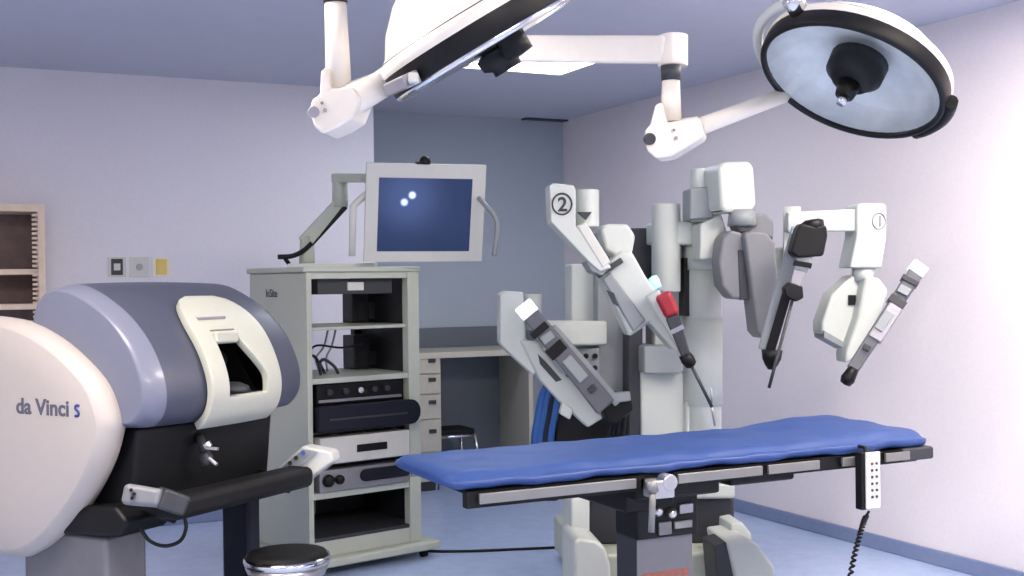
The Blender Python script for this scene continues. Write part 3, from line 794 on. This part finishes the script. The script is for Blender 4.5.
def build_remote():
    yv = -.085
    n = TY
    q = lambda x, y, yy=yv: PL(x, y, T(0, yy, 0), TY)
    a = q(862, 453); x0 = tx(865, 480, yv); x1 = tx(880, 480, yv); zt = q(872, 452).z; zb = q(870, 510).z
    t = thing('table_remote', T((x0+x1)/2, yv+.015, zb), 'white hand remote with buttons hanging from the table rail at right end', 'remote control')
    obj('housing', MB().fbox(TO, TX, TY, ZZ, x0-.012, x1, yv+.004, yv+.044, zb, zt), M_black, t, .006)
    fc = obj('face_panel', MB().fbox(TO, TX, TY, ZZ, x0+.004, x1, yv-.004, yv+.0045, zb+.004, zt), M_white, t, .003)
    for k in range(6):
        zz = zt-(zt-zb)*(.2+.115*k)
        for i in (0, 1):
            xx = x0+(x1-x0)*(.42+.3*i)
            obj('button', MB().cyl(T(xx, yv-.004, zz), T(xx, yv-.007, zz), .0055, .0055, 12), M_dgrey if not (k == 0 and i == 0) else M_red, fc)
    obj('hook', MB().tube([T(x0+.03, yv+.03, zt-.02), T(x0+.03, yv+.03, zt+.015), T(x0+.03, -.022, zt+.015)], .008), M_black, t)
    # coiled cord
    pts = []; st = q(869, 511, yv+.02); mid = q(862, 527, yv+.02); en = q(849, 585, yv+.02); fl = q(838, 700, yv+.02)
    path = smooth_pts([st, mid, en, fl], 60)
    n_ = len(path)
    for i, p in enumerate(path):
        r = .0 if i < 30 else .008; a_ = i*1.25
        pts.append(p+V((math.cos(a_)*r, math.sin(a_)*r, 0)))
    path2 = pts
    obj('coiled_cord', MB().tube(path2, .0052, 6), M_black, t)
build_remote()

# ================================================================== SURGICAL LIGHTS
HUB = P(455, 40, 3.95)
def axes(n, up):
    n = n.normalized(); a = (up-n*up.dot(n)).normalized(); return n, a, n.cross(a)
def lamp_head(t, c, n, R, depth, band):
    """c: centre of the glass, n: outward normal, R: radius"""
    n = n.normalized()
    dome = obj('dome', MB().lathe(c, -n, [(R*1.0, band-.02), (R*1.035, band), (R*1.02, band+.02), (R*.92, band+.04), (R*.80, band+.04+depth*.30), (R*.60, band+.04+depth*.62), (R*.36, band+.04+depth*.88), (0, band+.04+depth)], 56, caps=False), M_cream, t)
    obj('rim', MB().lathe(c, -n, [(R*.945, .014), (R*.955, -.002), (R*.97, -.005), (R*1.005, -.005), (R*1.022, .004), (R*1.025, band), (R*.98, band+.03), (R*.945, .04), (R*.945, .014)], 56, caps=False), M_black, t)
    return dome
def build_lamp2():
    c = P(850, 83, 3.55); n = V((-.45, -.27, -.85)).normalized(); R = px(93, 3.55)
    t = thing('surgical_light', V((HUB.x, HUB.y, HUB.z-.1)), 'round surgical light on the right showing its mirrored glass face', 'surgical light', None)
    dome = lamp_head(t, c, n, R, .12, .05)
    # reflector bowl, glass and lamp holder
    refl = mat('reflector facets', (240, 242, 240), 0.45, 0.1, var=0.08, scale=16)
    obj('reflector', MB().lathe(c, -n, [(R*.95, .012), (R*.75, .065), (R*.5, .105), (R*.28, .13), (0, .135)], 48, caps=False), refl, t)
    gm = bpy.data.materials.new('cover glass'); gm.use_nodes = True; b = gm.node_tree.nodes['Principled BSDF']
    b.inputs['Base Color'].default_value = (.93, .97, .98, 1); b.inputs['Roughness'].default_value = .05; b.inputs['Transmission Weight'].default_value = 1.0; b.inputs['IOR'].default_value = 1.1
    obj('cover_glass', MB().lathe(c, n, [(R*.95, -.004), (R*.95, .0), (0, .008), (0, .002)], 48, caps=False), gm, t)
    k = obj('bulb_holder', MB().lathe(c-n*.095, n, [(R*.30, 0), (R*.30, .055), (R*.24, .075), (R*.2, .095), (0, .095)], 24), M_black, t)
    obj('handle_socket', MB().lathe(c+n*.004, n, [(R*.12, 0), (R*.11, .03), (R*.1, .046), (0, .046)], 20), M_black, k)
    obj('handle_mount', MB().lathe(c+n*.05, n, [(R*.05, 0), (R*.05, .03), (0, .03)], 16), M_chrome, k)
    _, a, b_ = axes(n, V((.9, 0, -.3)))
    # yoke along the left upper side
    nn, ax, bx = axes(-n, RIGHT)
    def rimpt(ang, rad, back): return c+(ax*math.cos(ang)+bx*math.sin(ang))*rad-n*back
    yp = [rimpt(math.radians(d), R*1.12, .055) for d in range(-250, -60, 10)] if False else None
    ang0 = None
    # picture-plane angles: find those rim points that land left and top
    best = []
    for d in range(0, 360, 6):
        p = rimpt(math.radians(d), R*1.13, .06); best.append((d, p))
    def scr(p): v = p-CAM; return 512+FPX*v.dot(RIGHT)/v.dot(FW), 288-FPX*v.dot(UP)/v.dot(FW)
    dl = min(best, key=lambda q: (scr(q[1])[0]-756)**2+(scr(q[1])[1]-72)**2)[0]
    dt = min(best, key=lambda q: (scr(q[1])[0]-798)**2+(scr(q[1])[1]-14)**2)[0]
    step = 6 if ((dt-dl) % 360) < 180 else -6
    ds = [dl]
    while ds[-1] % 360 != dt % 360: ds.append(ds[-1]+step)
    ds = [ds[0]-step*2, ds[0]-step]+ds
    yk = obj('yoke', MB().tube([rimpt(math.radians(d), R*1.13, .06) for d in ds], .017, 10), M_white, t)
    pt = rimpt(math.radians(dt), R*1.10, .06)
    obj('pivot', MB().lathe(pt, (pt-c).normalized(), [(.03, -.03), (.03, .02), (.02, .03), (0, .03)], 20), M_chrome, yk)
    # side handles on the rim
    hl = MB()
    for d0 in (min(best, key=lambda q: (scr(q[1])[0]-945)**2+(scr(q[1])[1]-106)**2)[0],):
        hl.tube([rimpt(math.radians(d0+k), R*1.045, .02) for k in range(-24, 25, 6)], .022, 10)
    obj('rim_handle', hl, M_black, t)
    # lower arm from elbow to the head
    el = P(664, 136, 3.62)
    att = rimpt(math.radians(ds[0]), R*1.13, .06)
    obj('lower_arm', MB().cyl(P(678, 134, 3.62), P(700, 127, 3.62), px(15, 3.62), px(11, 3.62)).cyl(P(698, 127.5, 3.62), P(790, 93, 3.82), px(9, 3.6), px(8, 3.6)).tube([P(786, 94, 3.82), att], px(6, 3.6)), M_cream, t)
    e = MB(); side = (V((-.55, -.8, 0)))
    pts = [P(x, y, 3.56) for x, y in ((644, 131), (650, 124), (655, 104), (662, 101), (666, 122), (700, 117), (704, 136), (672, 156), (656, 159), (646, 150))]
    el_o = obj('elbow', MB().prism(pts, V((.03, .11, 0))), M_cream, t, .014, 3)
    obj('elbow_screw', MB().cyl(P(649, 139, 3.56), P(650, 139, 3.545), px(6, 3.55)), M_dgrey, el_o)
    obj('elbow_screw', MB().cyl(P(676, 138, 3.56), P(676, 138, 3.55), px(2, 3.55)).cyl(P(674, 130, 3.56), P(674, 130, 3.55), px(1.5, 3.55)), M_mgrey, el_o)
    obj('pole', MB().cyl(P(671, 122, 3.62), P(671, 80, 3.62), px(10.5, 3.62), px(9, 3.62)), M_cream, t)
    obj('collar', MB().cyl(P(671, 81, 3.62), P(671, 66, 3.62), px(9.5, 3.62), px(10.5, 3.62)), M_dgrey, t)
    obj('arm_joint', MB().cyl(P(673, 67, 3.65), P(673, 35, 3.65), px(15, 3.65)), M_cream, t, .006)
    HE = P(455, 48, 3.95)
    obj('upper_arm', MB().bar(P(668, 50, 3.65), HE, px(28, 3.65), .085, px(26, 3.9), .085), M_cream, t, .012)
    obj('spindle', MB().cyl(V((HE.x, HE.y, HE.z-.06)), V((HE.x, HE.y, HC)), .05), M_cream, t)
    obj('ceiling_plate', MB().lathe(V((HE.x, HE.y, HC)), -ZZ, [(.16, 0), (.16, .03), (.06, .06), (0.05, .06)], 32), M_cream, t)
    return HE
HE = build_lamp2()
def build_lamp1():
    d = 3.05
    c = P(486, 45, d); n = V((.5, .16, -.86)).normalized(); R = px(103, d)
    t = thing('surgical_light', P(337, 40, d), 'surgical light at top centre with white dome seen edge-on', 'surgical light', None)
    lamp_head(t, c, n, R, .17, .06)
    obj('glass_ring', MB().lathe(c, n, [(R*.9, -.02), (R*1.02, .004), (R*1.0, .014), (R*.9, .016), (0, .02)], 56), M_chrome, t)
    obj('handle_hub', MB().lathe(P(500, 55, d-.02), n, [(.03, -.03), (.065, -.01), (.06, .02), (.04, .03), (.04, .045), (0, .045)], 24).lathe(P(516, 47, d-.1), n, [(.038, -.03), (.038, .02), (0, .025)], 16), M_black, t)
    # bracket holding the head
    pa = P(352, 96, d); pb = P(402, 70, d)
    obj('yoke', MB().bar(P(372, 86, d), P(396, 73, d), px(20, d), .07, px(24, d), .07).cyl(P(396, 64, d-.05), P(405, 76, d-.05), px(10, d)), M_cream, t, .012)
    obj('head_bracket', MB().bar(P(392, 88, d-.12), P(412, 79, d-.22), px(13, d), .05), M_mgrey, t, .006)
    obj('latch', MB().fbox(P(413, 77, d-.25), RIGHT, UP, FW, -.012, .012, -.012, .012, 0, .03), M_white, t, .003)
    obj('lower_arm', MB().cyl(P(338, 106, d), P(385, 83, d), px(19, d), px(13, d)), M_cream, t)
    pts = [P(x, y, d-.06) for x, y in ((309, 108), (312, 98), (319, 95), (320, 70), (326, 66), (330, 88), (352, 86), (360, 98), (352, 118), (338, 127), (322, 134), (313, 126))]
    el = obj('elbow', MB().prism(pts, V((.02, .13, 0))), M_cream, t, .016, 3)
    obj('elbow_screw', MB().cyl(P(313, 112, d-.062), P(314, 112, d-.08), px(5.5, d)), M_mgrey, el)
    obj('elbow_screw', MB().cyl(P(325, 110, d-.06), P(325, 110, d-.07), px(2, d)).cyl(P(322, 103, d-.06), P(322, 103, d-.07), px(1.6, d)), M_mgrey, el)
    top = P(335, 0, d); tp = P(334, -40, d)
    obj('pole', MB().cyl(P(339, 92, d), P(335.5, 3, d), px(13, d), px(11, d)), M_cream, t)
    obj('collar', MB().cyl(P(335.5, 3.5, d), P(335, -12, d), px(12, d)), M_dgrey, t)
    z = HE.z+.22
    tp = V((P(335, -12, d).x, P(335, -12, d).y, z))
    obj('arm_joint', MB().cyl(P(335, -12, d), tp+ZZ*.06, .045), M_cream, t)
    obj('upper_arm', MB().bar(tp, V((HE.x, HE.y, z))+(tp-V((HE.x, HE.y, z))).normalized()*.055, .09, .085), M_cream, t, .012)
build_lamp1()

# ================================================================== PATIENT-SIDE ROBOT
def slab(pts, d, ext, dz=0.0, x0=0):
    return MB().prism([P(x, y, d+dz*(x-x0)) for x, y in pts], ext)
def build_robot():
    base = P(662, 400, 6.0); base.z = 0
    t = thing('surgical_robot', base, 'white four-armed surgical robot cart standing behind the operating table', 'surgical robot')
    E = V((-.12, .99, 0))                       # thickness direction
    B = lambda nm, x0, y0, x1, y1, d, th, mt, par=t, bv=.012, lab=None: obj(nm, slab(((x0, y0), (x1, y0), (x1, y1), (x0, y1)), d, E*th), mt, par, bv, 3, label=lab)
    dC = 6.0
    # ---- base on the floor
    zb = .42
    def zbox(nm, x0, x1, d, th, z0, z1, mt, par=t, bv=.02, sl=0):
        a = P(x0, 500, d); b = P(x1, 500, d)
        mb = MB().fbox(V((a.x, a.y, 0)), (V((b.x, b.y, 0))-V((a.x, a.y, 0))).normalized(), E, ZZ, 0, (V((b.x-a.x, b.y-a.y, 0))).length, 0, th, z0, z1)
        return obj(nm, mb, mt, par, bv, 3)
    zbox('base', 585, 745, 5.55, 1.0, .04, .24, M_cart)
    zbox('pedestal', 588, 735, 5.75, .6, .24, .47, M_dgrey)
    # light top of the pedestal and side fenders
    zbox('pedestal_cap', 586, 736, 5.7, .65, .47, .55, M_robot)
    obj('fender_post', slab(((571, 500), (590, 494), (590, 545), (571, 545)), 5.55, E*.25), M_robot, t, .014, 3)
    obj('fender', slab(((574, 541), (580, 538), (596, 540), (606, 548), (611, 566), (611, 640), (574, 640)), 5.3, E*.35), M_robot, t, .02, 3)
    obj('fender_post', slab(((731, 524), (742, 522), (752, 534), (752, 545), (731, 545)), 5.5, E*.2), M_robot, t, .01, 3)
    obj('fender', slab(((727, 542), (750, 539), (758, 545), (775, 567), (775, 640), (748, 640)), 5.3, E*.35), M_robot, t, .016, 3)
    obj('fender_side', slab(((714, 546), (727, 542), (750, 600), (750, 640), (722, 640)), 5.32, E*.2), M_dgrey, t, .008)
    for x in (590, 740):
        c = P(x, 600, 5.75); c.z = .05
        obj('wheel', MB().cyl(c-E.cross(ZZ)*.03, c+E.cross(ZZ)*.03, .05), M_rubber, t)
    # ---- main column
    col = B('column', 641, 372, 692, 500, 5.95, .35, M_robot)
    B('column_edge', 628, 318, 643, 480, 5.97, .30, M_dgrey)
    B('column_side', 597, 232, 630, 440, 6.1, .30, M_rgrey)
    B('column_block', 644, 346, 682, 374, 5.85, .3, M_rgrey, col)
    lk = obj('column_pillar', MB().cyl(P(703, 480, 5.95), P(703, 214, 5.95), px(18, 5.95)), M_robot, t)
    obj('pillar_sleeve', MB().cyl(P(703, 405, 5.95), P(703, 318, 5.95), px(19.5, 5.95)), M_robot, lk)
    obj('pillar_sleeve', MB().cyl(P(703, 270, 5.95), P(703, 240, 5.95), px(19.5, 5.95)), M_robot, lk)
    B('column_back', 655, 236, 690, 350, 6.0, .22, M_robot)
    obj('column_slot', slab(((684, 258), (690, 258), (690, 316), (684, 316)), 5.90, E*.1), M_black, t)
    obj('setup_joint', MB().cyl(P(666, 292, 5.9), P(666, 204, 5.9), px(14.5, 5.9)), M_robot, t, .008)
    obj('setup_link', slab(((655, 222), (700, 220), (722, 214), (722, 246), (655, 244)), 5.85, E*.2), M_robot, t, .014, 3)
    B('motor_cover', 627, 228, 654, 318, 6.05, .25, M_dgrey)
    B('back_post', 571, 264, 598, 430, 6.2, .2, M_robot)
    obj('shoulder_cap', MB().lathe(P(616, 236, 6.1), ZZ, [(px(14, 6.1), -.1), (px(14, 6.1), .04), (px(12, 6.1), .055), (0, .055)], 24), M_robot, t)
    # lower right foot column seen right of the black slot
    B('column_foot', 686, 402, 722, 440, 5.9, .3, M_robot)
    # ---- arm number 2
    d = 5.35
    a = obj('arm', slab(((549, 186), (553, 183), (574, 185), (576, 190), (576, 226), (612, 268), (600, 272), (589, 262), (551, 222)), d, E*.14), M_robot, t, .008, 3, label='left upper arm marked 2')
    obj('arm_joint', MB().cyl(P(587, 227, d+.13), P(587, 190, d+.13), px(12.5, d)), M_robot, a, .004)
    obj('notch', slab(((578, 212), (592, 212), (586, 220)), d+.06, E*.03), M_dgrey, a)
    obj('arm_lit_top_face', slab(((577, 226), (586, 222), (611, 262), (603, 268)), d-.004, E*.12), M_white, a, .006)  # paler slab: brightness of the link's lit top put into the colour
    # ring and digit
    o = P(562, 204, d-.002)
    R_ = px(10.5, d); ring = [o+(RIGHT*math.cos(2*math.pi*k/40)*.92+UP*math.sin(2*math.pi*k/40))*R_-FW*.001 for k in range(41)]
    obj('number_ring', MB().tube(ring, .0045, 6), M_dgrey, a)
    text('lettering', '2', .092, frame(P(557.5, 211, d-.003), RIGHT, UP, -FW), M_dgrey, a, .001, .002)
    obj('elbow_block', slab(((586, 262), (600, 258), (612, 266), (602, 276), (592, 272)), d+.01, E*.14), M_rgrey, a, .008)
    # carriage, large light grey
    obj('forearm', slab(((599, 274), (622, 250), (632, 251), (646, 276), (662, 298), (681, 346), (676, 352), (650, 323), (630, 337)), d+.05, E*.13), M_robot, a, .016, 3)
    obj('shoulder', slab(((601, 230), (606, 224), (628, 224), (636, 236), (632, 256), (618, 258), (606, 250)), d+.1, E*.14), M_robot, a, .016, 3)
    fb = obj('forearm_cover', slab(((603, 280), (611, 272), (646, 320), (634, 332)), d+.03, E*.03), M_rgrey, a, .010, 3)
    obj('slot', MB().bar(P(597, 276, d+.03), P(622, 260, d+.03), px(6, d), .03), M_dgrey, a, .004)
    obj('slot', slab(((607, 290), (614, 293), (618, 306), (614, 304)), d+.02, E*.02), M_dgrey, a)
    obj('carriage', MB().bar(P(652, 292, d), P(689, 360, d), px(15, d), .07, px(9, d), .05), M_robot, a, .012, 3)
    led = emat('blue indicator', (150, 205, 255), 1.1)
    obj('indicator_light', MB().lathe(P(655, 282, d-.05), (P(650, 272, d)-P(655, 282, d)), [(px(4, d), -.03), (px(5, d), 0), (px(4.5, d), .025), (0, .03)], 16), led, a)
    # ---- arm number 3, lower left
    d = 5.65
    a = obj('arm', slab(((500, 294), (506, 291), (524, 292), (526, 338), (542, 362), (534, 376), (512, 356), (500, 344)), d+.05, E*.15), M_robot, t, .012, 3, label='lower left arm reaching behind the table')
    obj('arm_joint', MB().cyl(P(532, 330, d+.14), P(532, 294, d+.14), px(10, d)), M_robot, a)
    obj('setup_link', MB().bar(P(540, 333, d+.25), P(600, 333, 6.1), px(26, d), .14), M_robot, a, .014, 3)
    obj('forearm', slab(((520, 340), (538, 342), (560, 372), (598, 398), (604, 418), (588, 428), (560, 402), (540, 380)), d+.02, E*.1), M_robot, a, .014, 3)
    obj('slot', slab(((538, 354), (546, 362), (562, 380), (556, 382), (540, 364)), d+.015, E*.02), M_dgrey, a)
    obj('link_cover', slab(((563, 402), (574, 410), (570, 420), (560, 414)), d-.0, E*.06), M_robot, a, .008)
    car = obj('carriage', MB().bar(P(526, 309, d-.08), P(606, 407, d-.08), px(17, d), .07, px(22, d), .07), M_carr, a, .012, 3)
    obj('carriage_rail', MB().bar(P(552, 327, d-.06), P(618, 403, d-.06), px(9, d), .08), M_rgrey, a, .008)
    for p0, p1 in (((537, 327), (542, 333)), ((552, 345), (560, 354))):
        obj('band', MB().bar(P(*p0, d-.083), P(*p1, d-.083), px(19.5, d), .082), M_black, car, .004)
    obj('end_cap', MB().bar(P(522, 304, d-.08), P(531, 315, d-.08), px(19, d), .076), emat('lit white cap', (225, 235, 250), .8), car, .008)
    for p0, p1, w_, m_ in (((545, 334), (550, 341), 13, M_rgrey), ((566, 358), (584, 379), 11, M_rgrey), ((590, 386), (594, 391), 8, M_dgrey)):
        obj('inlay', MB().bar(P(*p0, d-.1), P(*p1, d-.1), px(w_, d), .05), m_, car, .004)
    obj('tool_mount', slab(((600, 400), (618, 392), (632, 398), (634, 410), (616, 424), (606, 420)), d-.06, E*.12), M_black, a, .012)
    obj('mount_clip', MB().bar(P(612, 398, d-.07), P(630, 396, d-.07), px(10, d), .06), M_rgrey, a, .008)
    # ---- camera arm
    d = 5.5
    a = obj('arm', slab(((718, 168), (723, 162), (749, 161), (754, 166), (757, 206), (752, 211), (726, 213), (721, 208)), d+.08, V((-.05, .2, 0))), M_robot, t, .022, 4, label='centre arm with grey clamp body')
    obj('arm_joint', MB().cyl(P(701, 222, 5.8), P(701, 169, 5.8), px(10.5, 5.8)), M_robot, a, .006)
    obj('joint_block', slab(((690, 188), (714, 186), (714, 218), (690, 220)), 5.72, E*.15), M_rgrey, a, .012)
    obj('setup_link', slab(((700, 224), (722, 214), (730, 240), (722, 258), (700, 260)), 5.7, E*.15), M_robot, a, .012)
    obj('neck', MB().cyl(P(742, 226, d+.12), P(742, 210, d+.12), px(15, d), px(13, d)), M_rgrey, a)
    obj('clamp_top', slab(((736, 222), (742, 214), (766, 213), (774, 222), (774, 240), (764, 234), (740, 232)), d+.1, E*.14), M_cgrey, a, .012, 3)
    obj('forearm', slab(((722, 238), (730, 230), (742, 232), (748, 250), (750, 300), (732, 299), (722, 286), (719, 262)), d+.05, E*.14), M_cgrey, a, .016, 3)
    obj('forearm', slab(((744, 234), (754, 230), (768, 232), (776, 244), (779, 290), (772, 330), (764, 340), (757, 332), (752, 290)), d, E*.16), M_cgrey, a, .016, 3)
    obj('slot', slab(((738, 250), (746, 250), (748, 300), (740, 300)), d+.045, E*.03), M_dgrey, a, .004)
    car = obj('carriage', MB().bar(P(800, 228, 5.3), P(764, 350, 5.35), px(16, d), .08, px(12, d), .07), M_rgrey, a, .010, 3)
    obj('indicator_light', MB().lathe(P(797, 232, 5.24), V((-.3, -.6, .6)), [(px(5, d), -.02), (px(5, d), .0), (0, .012)], 16), led, car)
    obj('carriage_slot', MB().bar(P(788, 290, 5.27), P(768, 358, 5.31), px(9, d), .03), M_black, car)
    obj('tool_mount', MB().lathe(P(772, 350, 5.28), P(771, 372, 5.28)-P(772, 350, 5.28), [(px(10, d), 0), (px(9, d), .04), (px(6, d), .07), (px(3, d), .09), (0, .09)], 18), M_black, a)
    # ---- arm number 1
    d = 5.5
    a = obj('arm', slab(((857, 206), (861, 203), (884, 203), (887, 206), (887, 236), (882, 268), (850, 268), (857, 236)), d, E*.15), M_robot, t, .010, 3, label='right arm marked 1')
    obj('setup_link', MB().bar(P(786, 222, d+.12), P(862, 220, d+.08), px(20, d), .12, px(23, d), .13), M_robot, a, .010, 3)
    obj('setup_joint', MB().cyl(P(792, 236, d+.16), P(792, 207, d+.16), px(9, d)), M_robot, a)
    obj('setup_link', MB().bar(P(722, 262, 6.0), P(792, 262, d+.2), px(30, d), .14).bar(P(792, 282, d+.16), P(792, 232, d+.16), px(18, d), .1), M_robot, a, .012)
    o = P(879, 221, d-.002); R_ = px(8, d)
    obj('number_ring', MB().tube([o+(RIGHT*math.cos(2*math.pi*k/40)*.8+UP*math.sin(2*math.pi*k/40))*R_-FW*.001 for k in range(41)], .003, 6), M_mgrey, a)
    text('lettering', '1', .07, frame(P(876.5, 226, d-.003), RIGHT, UP, -FW), M_mgrey, a, .001, .001)
    obj('neck', MB().cyl(P(862, 282, d+.07), P(864, 266, d+.07), px(10, d), px(12, d)), M_robot, a)
    fo = obj('forearm', slab(((852, 276), (862, 274), (866, 290), (862, 318), (850, 348), (836, 343), (822, 334), (822, 322), (832, 294)), d+.05, E*.13), M_robot, a, .016, 3)
    obj('forearm', slab(((866, 276), (880, 278), (889, 290), (884, 308), (860, 355), (846, 364), (846, 352), (858, 318)), d-.02, E*.13), M_robot, a, .016, 3)
    obj('forearm_base', slab(((824, 330), (848, 344), (846, 350), (824, 338)), d+.04, E*.13), M_rgrey, a, .006)
    obj('slot', MB().fbox(P(852, 300, d+.045), RIGHT, UP, FW, -.018, .018, -.024, .024, -.004, .004), M_black, a)
    car = obj('carriage', MB().bar(P(919, 268, d-.15), P(852, 370, d-.15), px(15, d), .08, px(12, d), .07), M_carr, a, .010, 3)
    obj('carriage_rail', MB().bar(P(898, 303, d-.158), P(874, 340, d-.158), px(14, d), .08), M_mgrey, car, .006)
    for p0, p1 in (((911, 279), (908, 284)), ((899, 299), (894, 306))):
        obj('band', MB().bar(P(*p0, d-.154), P(*p1, d-.154), px(17, d), .09), M_dgrey, car, .004)
    for p0, p1, w_, m_ in (((906, 287), (902, 294), 11, M_rgrey), ((890, 312), (878, 330), 9, M_rgrey), ((868, 345), (865, 350), 7, M_dgrey)):
        obj('inlay', MB().bar(P(*p0, d-.19), P(*p1, d-.19), px(w_, d), .03), m_, car, .003)
    obj('end_cap', MB().bar(P(921, 265, d-.15), P(914, 274, d-.15), px(16, d), .085), MATS['lit white cap'], car, .006)
    obj('tool_mount', MB().lathe(P(854, 368, d-.17), P(846, 382, d-.17)-P(854, 368, d-.17), [(px(5, d), 0), (px(6, d), .03), (px(7, d), .06), (px(5, d), .085), (0, .09)], 16), M_black, a)
    # ---- cables at the side of the robot
    for k, (x, m_) in enumerate(((541, M_bluec), (546, M_bluec), (551, M_navy), (556, M_bluec))):
        pts = smooth_pts([P(x+14, 376, 5.95), P(x+3, 392, 5.95), P(x-2, 415, 5.95), P(x-6, 445, 5.95), P(x-2, 500, 5.97)], 6)
        obj('cable', MB().tube(pts, .022, 8), m_, t)
    obj('cable_housing', slab(((556, 392), (600, 400), (632, 400), (632, 470), (552, 470)), 5.98, E*.1), M_black, t, .02)
    for k in range(4):
        pts = smooth_pts([P(620+k*3, 404, 5.7), P(612+k*4, 420, 5.72), P(606+k*5, 450, 5.8)], 6)
        obj('cable', MB().tube(pts, .012, 8), M_black if k % 2 else M_navy, t)
    bx = B('connector_box', 572, 348, 600, 384, 6.02, .12, M_rgrey)
    for k in range(3):
        for j in range(2): obj('socket', MB().cyl(P(577+k*9, 356+j*12, 6.02), P(577+k*9, 356+j*12, 6.0), .014), M_black, bx)
    return t
build_robot()
# instruments held by the arms
def build_tools():
    d = 5.26
    t = thing('surgical_instrument', P(712, 405, d), 'thin shafted instrument with a red housing held by the arm marked 2', 'instrument')
    rh = obj('housing', MB().bar(P(662, 293, d), P(673, 316, d), px(17, d), .07, px(16, d), .07), M_red, t, .022, 4)
    obj('body', MB().bar(P(672, 316, d), P(686, 356, d), px(14, d), .06, px(9, d), .05), M_dgrey, t, .008, 3)
    obj('band', MB().bar(P(676, 327, d-.003), P(678, 331, d-.003), px(14, d), .06), M_mgrey, t)
    obj('collar', MB().lathe(P(684, 354, d), P(692, 366, d)-P(684, 354, d), [(px(6, d), 0), (px(7, d), .03), (px(6, d), .06), (px(3, d), .07), (0, .07)], 16), M_black, t)
    obj('shaft', MB().tube([P(690, 363, d), P(712, 407, d)], .008, 10), M_dgrey, t)
    obj('tip', MB().tube([P(712, 406, d), P(711, 388, d)], .0045, 8).tube([P(711, 403, d), P(715, 426, d)], .005, 8), M_mgrey, t)
    d = 5.2
    t = thing('endoscope', P(771, 388, d), 'black endoscope with long thin shaft held by the centre arm', 'endoscope')
    h = obj('camera_head', slab(((797, 230), (801, 223), (814, 226), (827, 225), (828, 236), (824, 256), (798, 258), (791, 252)), d-.05, V((0, .09, 0))), M_black, t, .012, 3)
    obj('focus_ring', MB().lathe(P(813, 226, d), P(812, 220, d)-P(813, 226, d), [(.05, -.02), (.05, .02), (.03, .03), (0, .03)], 16), M_black, h)
    obj('coupler', MB().bar(P(805, 254, d), P(800, 272, d), px(16, d), .07, px(14, d), .06), M_rgrey, t, .01)
    obj('coupler_band', MB().bar(P(803, 262, d-.004), P(802, 267, d-.004), px(18, d), .075), M_black, t, .004)
    obj('base_block', slab(((784, 288), (790, 282), (803, 286), (804, 298), (796, 302), (786, 296)), d-.03, V((0, .06, 0))), M_black, t, .008)
    obj('sleeve', MB().bar(P(800, 270, d), P(794, 290, d), px(13, d), .05, px(10, d), .05), M_mgrey, t, .006)
    obj('shaft', MB().tube([P(793, 298, d), P(775, 365, d), P(769, 388, d)], .0075, 10), M_dgrey, t)
build_tools()
# ================================================================== CABLE ON THE FLOOR
pts = smooth_pts([G(400, 548, .008), G(430, 551, .008), G(470, 551, .008), G(520, 549, .008), G(566, 547, .008), G(600, 546, .008)], 8)
o = obj('floor_cable', MB().tube(pts, .008, 8), M_black)
props(o, 'thin black cable lying across the blue floor from rack to robot', 'cable')
